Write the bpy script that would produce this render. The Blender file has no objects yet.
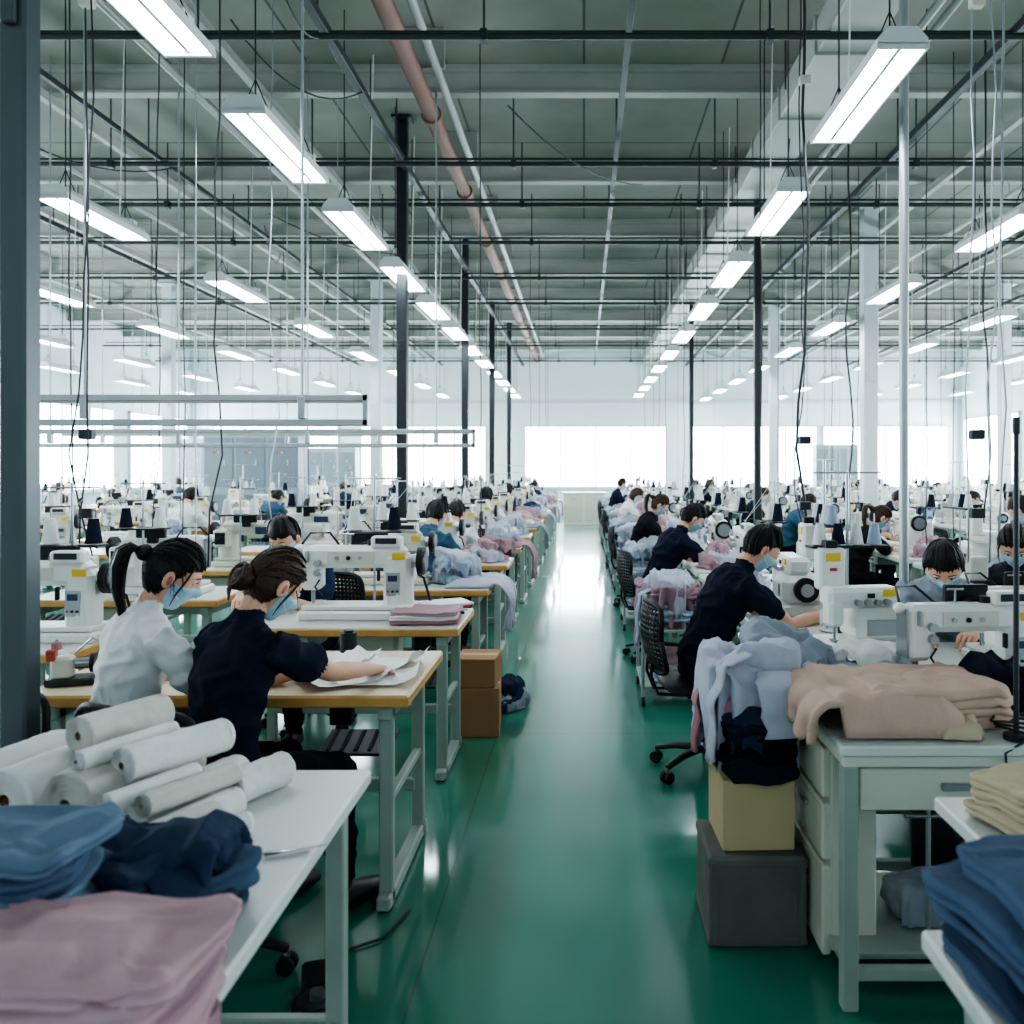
import bpy, bmesh, math, random
import numpy as np
from mathutils import Vector, Matrix, noise
random.seed(7)
S=bpy.context.scene
COL=S.collection
pi=math.pi

# ------------------------------------------------------------------ materials
def lin(c):
    return tuple(((v/255)/12.92 if v/255<=.04045 else ((v/255+.055)/1.055)**2.4) for v in c)
_M={}
def M(name,rgb,rough=.5,metal=0,bump=0,bscale=60,var=.12,vscale=4,coat=0,emit=0,stretch=None,spec=None):
    if name in _M: return _M[name]
    m=bpy.data.materials.new(name); m.use_nodes=True
    nt=m.node_tree; b=nt.nodes['Principled BSDF']
    c=lin(rgb)
    tc=nt.nodes.new('ShaderNodeTexCoord')
    n=nt.nodes.new('ShaderNodeTexNoise'); n.inputs['Scale'].default_value=vscale; n.inputs['Detail'].default_value=4
    mx=nt.nodes.new('ShaderNodeMix'); mx.data_type='RGBA'
    mx.inputs[6].default_value=tuple(max(0,v*(1-var)) for v in c)+(1,)
    mx.inputs[7].default_value=tuple(min(1,v*(1+var)) for v in c)+(1,)
    nt.links.new(tc.outputs['Object'],n.inputs['Vector'])
    nt.links.new(n.outputs['Fac'],mx.inputs[0])
    nt.links.new(mx.outputs[2],b.inputs['Base Color'])
    b.inputs['Roughness'].default_value=rough; b.inputs['Metallic'].default_value=metal
    if spec is not None: b.inputs['Specular IOR Level'].default_value=spec
    if coat: b.inputs['Coat Weight'].default_value=coat; b.inputs['Coat Roughness'].default_value=.08
    if emit:
        b.inputs['Emission Color'].default_value=c+(1,); b.inputs['Emission Strength'].default_value=emit
    if bump:
        n2=nt.nodes.new('ShaderNodeTexNoise'); n2.inputs['Scale'].default_value=bscale; n2.inputs['Detail'].default_value=5
        bp=nt.nodes.new('ShaderNodeBump'); bp.inputs['Strength'].default_value=bump; bp.inputs['Distance'].default_value=.01
        if stretch:
            mp=nt.nodes.new('ShaderNodeMapping'); mp.inputs['Scale'].default_value=stretch
            nt.links.new(tc.outputs['Object'],mp.inputs['Vector']); nt.links.new(mp.outputs['Vector'],n2.inputs['Vector'])
        else: nt.links.new(tc.outputs['Object'],n2.inputs['Vector'])
        nt.links.new(n2.outputs['Fac'],bp.inputs['Height']); nt.links.new(bp.outputs['Normal'],b.inputs['Normal'])
    _M[name]=m; return m
def cloth(name,rgb): return M('cloth_'+name,rgb,.92,bump=.5,bscale=18,var=.18,vscale=7,spec=.12)

WHITE=M('enamel_white',(228,228,222),.32,var=.05)
CREAM=M('enamel_cream',(206,204,190),.38,var=.06)
LAM=M('laminate_white',(210,213,208),.3,var=.05)
WARM=M('laminate_warm',(222,204,176),.35,var=.06)
WOOD=M('orange_plywood_edge',(204,152,84),.45,bump=.1,stretch=(2,30,30),var=.25,vscale=12)
GLEG=M('painted_leg_green_grey',(150,164,154),.45,var=.16,vscale=9)
STEEL=M('steel',(160,164,168),.28,metal=.9)
GALV=M('galvanised',(165,170,172),.42,metal=.6,var=.2)
DARK=M('dark_steel',(40,45,50),.45,metal=.4)
BLACK=M('black_plastic',(16,18,21),.5,spec=.3)
RUB=M('rubber',(18,18,20),.8)
NAVYP=M('navy_plastic',(26,40,74),.4)
YEL=M('yellow_label',(224,184,44),.5)
RED=M('red_label',(170,60,50),.5)
PAPER=M('paper',(238,239,240),.8,var=.03)
CARD=M('cardboard',(160,116,80),.85,bump=.15,var=.1)
CARD2=M('cardboard_pale',(186,168,128),.85,bump=.15,var=.1)
CONC=M('grey_crate',(92,94,88),.8,bump=.4,bscale=14,var=.35,vscale=7)
TEAL=M('teal_plastic',(60,120,130),.4)

C_NAVY=cloth('navy',(26,32,46)); C_DEN=cloth('denim',(38,52,74)); C_LDEN=cloth('light_denim',(92,114,134))
C_PINK=cloth('dusty_pink',(182,148,155)); C_BEIGE=cloth('peach_beige',(194,164,148)); C_LAV=cloth('lavender_grey',(180,182,196))
C_WHT=cloth('white',(220,220,217)); C_SKY=cloth('pale_blue',(156,172,190)); C_GREY=cloth('grey',(136,144,154)); C_KHA=cloth('khaki',(184,170,144))
C_STEELB=cloth('steel_blue',(68,86,110)); C_ROSE=cloth('rose',(172,122,130)); C_DK=cloth('charcoal',(36,38,46))
C_BLK=cloth('black',(17,19,24)); C_MAU=cloth('mauve',(158,126,136))
SKIN=M('skin',(214,162,134),.5,bump=.05,bscale=120,var=.06)
HAIR=M('hair_black',(13,10,9),.5,bump=.5,bscale=30,stretch=(7,7,.5),var=.3,spec=.3)
HAIRB=M('hair_brown',(50,30,20),.5,bump=.5,bscale=30,stretch=(7,7,.5),var=.3,spec=.3)
MASK=M('surgical_mask',(156,196,212),.85,bump=.4,bscale=8,stretch=(.5,.5,12),var=.04)
EYEW=M('eye_white',(225,222,216),.3,var=.02); EYED=M('iris_dark',(20,14,12),.2); LIP=M('lips',(176,98,90),.5)
SHOE=M('shoe_black',(22,23,27),.5)
EMIT=M('lamp_diffuser',(236,248,255),.5,emit=42)
HOUS=M('lamp_housing',(205,209,209),.4,var=.04)

# ------------------------------------------------------------------ mesh builder
class MB:
    def __init__(s): s.v=[];s.f=[];s.m=[];s.mats=[];s.sm=[]
    def mi(s,mat):
        if mat not in s.mats: s.mats.append(mat)
        return s.mats.index(mat)
    def add(s,vs,fs,mat,smooth=True):
        o=len(s.v); k=s.mi(mat)
        s.v.extend([tuple(v) for v in vs])
        for f in fs: s.f.append(tuple(i+o for i in f)); s.m.append(k); s.sm.append(smooth)
    def box(s,c,size,mat,bev=.004,rot=None):
        hx,hy,hz=[d/2 for d in size]; b=min(bev,hx*.45,hy*.45,hz*.45)
        vs=[];idx={}
        for sx in(-1,1):
            for sy in(-1,1):
                for sz in(-1,1):
                    for a in range(3):
                        p=[sx*(hx-(b if a!=0 else 0)),sy*(hy-(b if a!=1 else 0)),sz*(hz-(b if a!=2 else 0))]
                        idx[(sx,sy,sz,a)]=len(vs);vs.append(Vector(p))
        fs=[]
        def add(q):
            c0=sum((vs[i] for i in q),Vector())/len(q)
            n=(vs[q[1]]-vs[q[0]]).cross(vs[q[2]]-vs[q[1]])
            if n.dot(c0)<0:q=q[::-1]
            fs.append(tuple(q))
        for sg in(-1,1):
            add([idx[(sg,-1,-1,0)],idx[(sg,1,-1,0)],idx[(sg,1,1,0)],idx[(sg,-1,1,0)]])
            add([idx[(-1,sg,-1,1)],idx[(1,sg,-1,1)],idx[(1,sg,1,1)],idx[(-1,sg,1,1)]])
            add([idx[(-1,-1,sg,2)],idx[(1,-1,sg,2)],idx[(1,1,sg,2)],idx[(-1,1,sg,2)]])
        for a in(-1,1):
            for c2 in(-1,1):
                add([idx[(a,c2,-1,0)],idx[(a,c2,1,0)],idx[(a,c2,1,1)],idx[(a,c2,-1,1)]])
                add([idx[(a,-1,c2,0)],idx[(a,1,c2,0)],idx[(a,1,c2,2)],idx[(a,-1,c2,2)]])
                add([idx[(-1,a,c2,1)],idx[(1,a,c2,1)],idx[(1,a,c2,2)],idx[(-1,a,c2,2)]])
        for sx in(-1,1):
            for sy in(-1,1):
                for sz in(-1,1): add([idx[(sx,sy,sz,0)],idx[(sx,sy,sz,1)],idx[(sx,sy,sz,2)]])
        c=Vector(c)
        if rot is not None: vs=[rot@v for v in vs]
        s.add([v+c for v in vs],fs,mat,False)
    def loft(s,pts,rads,mat,side=(1,0,0),seg=12,cap=.6,smooth=True):
        pts=[Vector(p) for p in pts]; side=Vector(side); n=len(pts)
        rr=[(r,r) if not isinstance(r,(tuple,list)) else r for r in rads]
        T=[]
        for i in range(n):
            a=pts[max(0,i-1)];b=pts[min(n-1,i+1)];t=(b-a)
            t=t.normalized() if t.length>1e-9 else Vector((0,0,1)); T.append(t)
        rings=[]
        if cap>0: 
            r=min(rr[0]); rings.append((pts[0]-T[0]*r*cap*.62,(rr[0][0]*.75,rr[0][1]*.75),T[0]))
        for i in range(n): rings.append((pts[i],rr[i],T[i]))
        if cap>0:
            r=min(rr[-1]); rings.append((pts[-1]+T[-1]*r*cap*.62,(rr[-1][0]*.75,rr[-1][1]*.75),T[-1]))
        vs=[];fs=[]
        for c,(rx,ry),t in rings:
            sd=side-t*side.dot(t)
            if sd.length<1e-3: sd=Vector((0,1,0))-t*t.y
            if sd.length<1e-3: sd=Vector((0,0,1))
            sd.normalize(); nn=t.cross(sd)
            for k in range(seg):
                a=2*pi*k/seg; vs.append(c+sd*rx*math.cos(a)+nn*ry*math.sin(a))
        m=len(rings)
        for i in range(m-1):
            for k in range(seg):
                a=i*seg+k;b=i*seg+(k+1)%seg; fs.append((a,b,b+seg,a+seg))
        if cap>0:
            p0=len(vs); vs.append(pts[0]-T[0]*min(rr[0])*cap); vs.append(pts[-1]+T[-1]*min(rr[-1])*cap)
        else:
            p0=len(vs); vs.append(pts[0]);vs.append(pts[-1])
        for k in range(seg):
            fs.append((k,p0,(k+1)%seg)[::1]); b=(m-1)*seg; fs.append((b+k,b+(k+1)%seg,p0+1))
        s.add(vs,fs,mat,smooth)
    def cyl(s,p0,p1,r,mat,seg=16,r1=None,side=(1,0,.01)):
        r1=r if r1 is None else r1
        p0=Vector(p0);p1=Vector(p1);t=(p1-p0).normalized();sd=Vector(side)
        sd=sd-t*sd.dot(t)
        if sd.length<1e-2: sd=Vector((0,1,0))-t*t.y
        sd.normalize();nn=t.cross(sd)
        vs=[];fs=[]
        for c,rad in((p0,r),(p1,r1)):
            for k in range(seg):
                a=2*pi*k/seg;vs.append(c+sd*rad*math.cos(a)+nn*rad*math.sin(a))
        s.add(vs,[(k,(k+1)%seg,(k+1)%seg+seg,k+seg) for k in range(seg)],mat,True)
        s.add(vs[:seg],[tuple(range(seg))[::-1]],mat,False); s.add(vs[seg:],[tuple(range(seg))],mat,False)
    def ell(s,c,r,mat,seg=14,rings=10,rot=None,fn=None):
        c=Vector(c);vs=[];fs=[]
        for i in range(rings+1):
            th=pi*i/rings
            for k in range(seg):
                ph=2*pi*k/seg; d=Vector((math.sin(th)*math.cos(ph),math.sin(th)*math.sin(ph),math.cos(th)))
                p=fn(d) if fn else Vector((d.x*r[0],d.y*r[1],d.z*r[2]))
                if rot is not None:p=rot@p
                vs.append(c+p)
        for i in range(rings):
            for k in range(seg):
                a=i*seg+k;b=i*seg+(k+1)%seg
                if i==0: fs.append((a,a+seg,b+seg))
                elif i==rings-1: fs.append((a,a+seg,b))
                else: fs.append((a,a+seg,b+seg,b))
        s.add(vs,fs,mat,True)
    def mesh(s,name):
        me=bpy.data.meshes.new(name); me.from_pydata(s.v,[],s.f); 
        for m in s.mats: me.materials.append(m)
        me.polygons.foreach_set('material_index',s.m); me.polygons.foreach_set('use_smooth',s.sm); me.update()
        return me
    def obj(s,name,loc=(0,0,0),rz=0): return place(s.mesh(name),name,loc,rz)
def place(me,name,loc=(0,0,0),rz=0,sc=None):
    o=bpy.data.objects.new(name,me); o.location=loc; o.rotation_euler=(0,0,rz)
    if sc: o.scale=sc if isinstance(sc,tuple) else (sc,sc,sc)
    COL.objects.link(o); return o

# ------------------------------------------------------------------ room
X0,X1,Y0,Y1,H=-12,11.5,-1.2,26,5.2
def room():
    m=bpy.data.materials.new('green_epoxy_floor');m.use_nodes=True;nt=m.node_tree;b=nt.nodes['Principled BSDF']
    tc=nt.nodes.new('ShaderNodeTexCoord')
    n=nt.nodes.new('ShaderNodeTexNoise');n.inputs['Scale'].default_value=.7;n.inputs['Detail'].default_value=4
    mx=nt.nodes.new('ShaderNodeMix');mx.data_type='RGBA'
    mx.inputs[6].default_value=lin((20,108,86))+(1,);mx.inputs[7].default_value=lin((32,124,102))+(1,)
    br=nt.nodes.new('ShaderNodeTexBrick');br.offset=0
    br.inputs['Scale'].default_value=1;br.inputs['Brick Width'].default_value=1.9;br.inputs['Row Height'].default_value=2.6
    br.inputs['Mortar Size'].default_value=.005;br.inputs['Color1'].default_value=(1,1,1,1);br.inputs['Color2'].default_value=(1,1,1,1);br.inputs['Mortar'].default_value=(.5,.55,.55,1)
    mp=nt.nodes.new('ShaderNodeMapping');mp.inputs['Location'].default_value=(.5,.3,0)
    m2=nt.nodes.new('ShaderNodeMix');m2.data_type='RGBA';m2.blend_type='MULTIPLY';m2.inputs[0].default_value=1
    L=nt.links.new
    L(tc.outputs['Object'],n.inputs['Vector']);L(tc.outputs['Object'],mp.inputs['Vector']);L(mp.outputs['Vector'],br.inputs['Vector'])
    L(n.outputs['Fac'],mx.inputs[0]);L(mx.outputs[2],m2.inputs[6]);L(br.outputs['Color'],m2.inputs[7]);L(m2.outputs[2],b.inputs['Base Color'])
    n3=nt.nodes.new('ShaderNodeTexNoise');n3.inputs['Scale'].default_value=2;n3.inputs['Detail'].default_value=5
    mr=nt.nodes.new('ShaderNodeMapRange');mr.inputs[3].default_value=.28;mr.inputs[4].default_value=.42
    L(tc.outputs['Object'],n3.inputs['Vector']);L(n3.outputs['Fac'],mr.inputs[0]);L(mr.outputs[0],b.inputs['Roughness'])
    b.inputs['Coat Weight'].default_value=1;b.inputs['Coat Roughness'].default_value=.09;b.inputs['Coat IOR'].default_value=1.6
    def slab(name,x0,x1,y0,y1,z0,z1,mat):
        q=MB();q.box(((x0+x1)/2,(y0+y1)/2,(z0+z1)/2),(x1-x0,y1-y0,z1-z0),mat,0.0005);return q.obj(name)
    slab('floor',X0-.2,X1+.2,Y0-.2,Y1+.2,-.1,0,m)
    W=M('wall_paint',(228,234,238),.8,var=.04,vscale=1)
    slab('wall_back',X0,X1,Y1,Y1+.15,0,H,W);slab('wall_front',X0,X1,Y0-.15,Y0,0,H,W)
    slab('wall_left',X0-.15,X0,Y0,Y1,0,H,W);slab('wall_right',X1,X1+.15,Y0,Y1,0,H,W)
    cm=bpy.data.materials.new('ceiling_panels');cm.use_nodes=True;nt=cm.node_tree;b=nt.nodes['Principled BSDF'];L=nt.links.new
    tc=nt.nodes.new('ShaderNodeTexCoord');br=nt.nodes.new('ShaderNodeTexBrick');br.offset=0
    br.inputs['Scale'].default_value=1;br.inputs['Brick Width'].default_value=1.25;br.inputs['Row Height'].default_value=1.2;br.inputs['Mortar Size'].default_value=.012
    br.inputs['Color1'].default_value=lin((126,127,119))+(1,);br.inputs['Color2'].default_value=lin((140,141,132))+(1,);br.inputs['Mortar'].default_value=lin((80,82,78))+(1,)
    n=nt.nodes.new('ShaderNodeTexNoise');n.inputs['Scale'].default_value=1.5;n.inputs['Detail'].default_value=6
    m2=nt.nodes.new('ShaderNodeMix');m2.data_type='RGBA';m2.blend_type='OVERLAY';m2.inputs[0].default_value=.3
    L(tc.outputs['Object'],br.inputs['Vector']);L(tc.outputs['Object'],n.inputs['Vector']);L(br.outputs['Color'],m2.inputs[6]);L(n.outputs['Fac'],m2.inputs[7]);L(m2.outputs[2],b.inputs['Base Color'])
    b.inputs['Roughness'].default_value=.85
    slab('ceiling',X0,X1,Y0,Y1,H,H+.1,cm)
    BM=M('beam_paint',(164,165,159),.6,var=.1)
    q=MB()
    for k in range(12):
        y=1.2+2.4*k-.6
        q.box(((X0+X1)/2,y,H-.03),(X1-X0,.16,.06),BM,.004); q.box(((X0+X1)/2,y,H-.14),(X1-X0,.03,.18),BM,.004);q.box(((X0+X1)/2,y,H-.24),(X1-X0,.12,.03),BM,.004)
    q.obj('ceiling_beams')
    q=MB()
    for x in(-9.5,-7.1,-4.9,-2.9,4.2,6.6,9):
        q.box((x,(Y0+Y1)/2,H-.295),(.07,Y1-Y0,.08),BM,.004)
    q.obj('ceiling_ribs')
    GL=M('daylit_frosted_glass',(228,242,250),.3,emit=24,var=.02)
    FR=M('window_frame',(205,212,218),.5)
    wn=0
    def win(cx,cy,w,z0,z1,axis,nd):
        nonlocal wn; wn+=1;q=MB()
        def P(u,v,d):return (cx+u,cy-d,v) if axis=='y' else ((cx+d,cy+u,v) if cx<0 else (cx-d,cy+u,v))
        def SZ(a,b_,c): return (a,b_,c) if axis=='y' else (b_,a,c)
        zc=(z0+z1)/2;h=z1-z0
        a,b_,c_,d_=P(-w/2,z0,.03),P(w/2,z0,.03),P(w/2,z1,.03),P(-w/2,z1,.03)
        f=(0,1,2,3)
        if axis=='x' : f=(0,3,2,1) if cx>0 else (0,1,2,3)
        q.add([a,b_,c_,d_],[f],GL,False)
        q.box(P(0,zc,.01),SZ(w,.02,h),FR,.001)
        for i in range(nd+1): q.box(P(-w/2+w*i/nd,zc,.04),SZ(.05,.06,h+.05),FR)
        for v in(z0,z1): q.box(P(0,v,.04),SZ(w+.05,.07,.05),FR)
        q.box(P(0,z0-.05,.06),SZ(w+.15,.14,.03),FR)
        q.obj('window_%d'%wn)
    for cx in(-9.4,-4.9,.35,5.2,9.2): win(cx,Y1,4.3 if cx==.35 else 3.8,.95,2.8,'y',4)
    for cy in(4,8,12,16,20,24): win(X0,cy,3.2,1.0,3.0,'x',3); win(X1,cy,3.2,1.0,3.0,'x',3)
    q=MB();q.box(((X0+X1)/2,Y1-.015,.06),(X1-X0,.03,.12),FR);q.obj('baseboard_back')
    q=MB();q.box((X0+.015,(Y0+Y1)/2,.06),(.03,Y1-Y0,.12),FR);q.obj('baseboard_left')
    q=MB();q.box((X1-.015,(Y0+Y1)/2,.06),(.03,Y1-Y0,.12),FR);q.obj('baseboard_right')
    q=MB();q.box(((X0+X1)/2,Y1-.03,3.55),(X1-X0,.06,.1),FR);q.obj('trim_1')
room()

# ------------------------------------------------------------------ ceiling services
def pipes():
    PD=M('pipe_dark',(46,53,55),.5,metal=.3);PW=M('pipe_grey',(156,160,154),.45,metal=.2);PR=M('pipe_red_primer',(134,94,82),.6,var=.3)
    DU=M('duct_sheet',(166,169,162),.45,metal=.2,var=.1,vscale=2)
    q=MB()
    for y,z in((5.95,4.55),(8.45,4.55),(9.6,4.5),(11.4,4.55),(13.3,4.5),(15.6,4.55),(18.2,4.5),(21,4.55),(23.6,4.5),(4.2,4.6)):
        q.cyl((X0+.1,y,z),(X1-.1,y,z),.024,PD,10); q.cyl((X0+.1,y+.14,z+.1),(X1-.1,y+.14,z+.1),.013,PD,8)
        for x in range(-11,12,2):
            q.cyl((x+.3,y,z),(x+.3,y,H),.008,PD,6); q.box((x+.3,y,z),(.05,.08,.08),PD)
    q.obj('sprinkler_cross_pipes')
    q=MB()
    for x,z,r in((-1.85,4.66,.032),(.32,4.66,.024),(3.1,4.66,.032),(-4.3,4.66,.022),(-6.8,4.66,.026),(5.9,4.66,.026),(8,4.66,.026)):
        q.box((x,(Y1+.2)/2,z),(r*2,Y1-.5,r*2.2),PD)
        for k in range(10): q.cyl((x,.9+2.5*k,z),(x,.9+2.5*k,H),.008,PD,6)
    q.obj('lighting_track')
    q=MB();q.cyl((-1.42,Y0+.05,4.82),(-1.42,Y1-.05,4.82),.075,PR,16);q.cyl((-1.22,Y0+.05,4.84),(-1.22,Y1-.05,4.84),.035,PW,12)
    for k in range(12): 
        q.box((-1.34,.5+2.2*k,5.03),(.36,.04,.34),PW)
        q.cyl((-1.42,1.3+2.2*k,4.82),(-1.42,1.36+2.2*k,4.82),.095,PR,16)
    q.obj('fire_main_pipe')
    q=MB();q.box((1.95,(Y0+Y1)/2,4.78),(.40,Y1-Y0-.1,.26),DU,.01)
    for k in range(22): q.box((1.95,-.8+1.2*k,4.78),(.44,.03,.30),DU,.004)
    for k in range(11): 
        for dx in(-.22,.22): q.cyl((1.95+dx,.1+2.4*k,4.78),(1.95+dx,.1+2.4*k,H),.008,PD,6)
    q.obj('ventilation_duct')
    q=MB()
    for x,z in((2.45,4.74),(2.6,4.78),(-3.4,4.8),(5.1,4.8),(-5.6,4.8)): 
        q.cyl((x,Y0+.05,z),(x,Y1-.05,z),.03,PW,10)
        for k in range(9): q.cyl((x,1.5+2.9*k,z),(x,1.5+2.9*k,H),.007,PW,6)
    q.obj('conduit_run')
    q=MB()
    for i in range(9):
        x=random.uniform(-7,7);y=random.uniform(4.5,14);dx=random.uniform(-2.2,2.2);dy=random.uniform(1,2.5);sag=random.uniform(.1,.4)
        pts=[(x+dx*t,y+dy*t,4.66-sag*4*t*(1-t)) for t in [k/10 for k in range(11)]]
        q.loft(pts,[.007]*11,PD,seg=6,cap=0)
    q.obj('slung_cables')
pipes()

def fixture_mesh():
    q=MB()
    L=1.2;w=.24
    prof=[(-w/2,0),(-w/2,.03),(-.07,.085),(.07,.085),(w/2,.03),(w/2,0)]
    vs=[(x,y,z) for y in(-L/2,L/2) for x,z in prof];n=6
    fs=[(k,k+1,k+1+n,k+n) for k in range(n-1)]+[tuple(range(n))[::-1],tuple(range(n,2*n))]
    q.add(vs,fs,HOUS,False)
    for s in(-1,1): q.box((s*w/2,0,-.006),(.012,L,.03),HOUS,.002); q.box((0,s*(L/2-.01),-.004),(w,.02,.03),HOUS,.002)
    q.box((0,0,.006),(w-.02,L-.02,.006),HOUS,.001)
    for sx in(-1,1):
        xa,xb=(.012,w/2-.012) if sx>0 else (-w/2+.012,-.012)
        q.add([(xa,-L/2+.03,0),(xa,L/2-.03,0),(xb,L/2-.03,0),(xb,-L/2+.03,0)],[(0,1,2,3)],EMIT,False)
    q.box((0,0,-.001),(.02,L-.05,.006),HOUS,.001)
    q.box((0,.45,.1),(.12,.12,.05),HOUS)
    for s in(-.42,.42): 
        q.cyl((0,s,.08),(0,s,1.65),.005,DARK,6)
        q.cyl((-.08,s,.06),(0,s,.25),.004,DARK,6);q.cyl((.08,s,.06),(0,s,.25),.004,DARK,6)
    q.cyl((.02,.3,.1),(.05,.32,1.65),.005,WHITE,6)
    return q.mesh('ceiling_light')
fm=fixture_mesh()
for x,y0,st in((-1.92,3.55,1.84),(1.52,4.65,2.1),(-3.95,6.9,2.8),(3.55,7.3,2.5),(-6.2,7.4,2.6),(5.6,6.8,2.5),(-8.6,8.2,2.7),(8.0,8,2.6),(-10.7,9,2.8),(10.2,9,2.8)):
    y=y0
    while y<25:
        place(fm,'ceiling_light',(x,y,3.55)); y+=st

# ------------------------------------------------------------------ columns, poles
def column(name,x,y,w,mat,round_=False):
    q=MB()
    if round_: q.cyl((0,0,0),(0,0,H-.01),w/2,mat,16)
    else: q.box((0,0,(H-.01)/2),(w,w,H-.01),mat,.008)
    q.box((0,0,.01),(w*2,w*2,.02),mat,.003)
    for sx in(-1,1):
        for sy in(-1,1): q.cyl((sx*w*.75,sy*w*.75,.02),(sx*w*.75,sy*w*.75,.035),w*.12,STEEL,6)
    q.box((0,0,H-.02),(w*1.8,w*1.8,.03),mat,.003)
    if not round_: q.box((0,-w*.5-.01,2.8),(w*.5,.02,.12),mat,.004)
    q.obj(name,(x,y,0))
CB=M('column_black',(28,34,38),.5,metal=.2);CWT=M('column_white',(200,207,210),.6)
for y in(8.9,13.6,17.6,21.6): column('steel_column',-1.9,y,.11,CB)
column('steel_column',2.02,9.9,.08,CB);column('steel_column',2.02,16,.08,CB)
for x,y in((-4.0,16.4),(-8.3,11),(-8.3,17),(4.02,12.0),(4.02,18),(8.4,11),(8.4,17)): column('support_column',x,y,.2,CWT)
column('frame_post',-1.565,2.36,.075,M('post_paint',(66,76,80),.4,metal=.3))
column('aluminium_pole',1.9,5.05,.055,GALV,True)

# ------------------------------------------------------------------ furniture meshes
def sew_table(w=1.18,d=.6,top=LAM,edge=WOOD,treadle=True):
    q=MB();h=.75
    q.box((0,0,h-.02),(w,d,.04),edge,.006); q.box((0,0,h+.0005),(w-.012,d-.012,.005),top,.002)
    for sx in(-1,1):
        x=sx*(w/2-.09)
        for sy in(-1,1): q.box((x,sy*(d/2-.08),(h-.04)/2),(.05,.04,h-.04),GLEG,.005)
        q.box((x,0,.03),(.05,d-.03,.05),GLEG,.008); q.box((x,0,h-.07),(.05,d-.08,.05),GLEG,.005); q.box((x,0,.36),(.03,d-.18,.03),GLEG,.004)
        for sy in(-1,1): q.cyl((x,sy*(d/2-.05),0),(x,sy*(d/2-.05),.02),.024,RUB,10)
    q.box((0,d/2-.09,.22),(w-.2,.03,.05),GLEG,.004)
    if treadle:
        q.box((.05,-.05,.12),(.36,.24,.018),DARK,.004,Matrix.Rotation(.22,3,'X'))
        for k in range(5): q.box((.05-.14+.07*k,-.05,.132),(.02,.2,.01),RUB,.002,Matrix.Rotation(.22,3,'X'))
        q.cyl((.2,.05,.14),(.22,.02,.55),.006,STEEL,8)
        q.box((.12,.03,.60),(.24,.16,.18),CREAM,.02); q.cyl((.02,.03,.6),(-.04,.03,.6),.06,DARK,20)
        q.box((-.3,-.1,.665),(.3,.32,.08),GLEG,.006); q.box((-.3,-.262,.665),(.1,.012,.02),DARK,.003)
    else:
        q.box((-.3,0,.665),(.34,.4,.09),GLEG,.006)
    q.box((.4,-.2,.66),(.08,.05,.1),BLACK,.005)
    return q.mesh('sewing_table')
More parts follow.
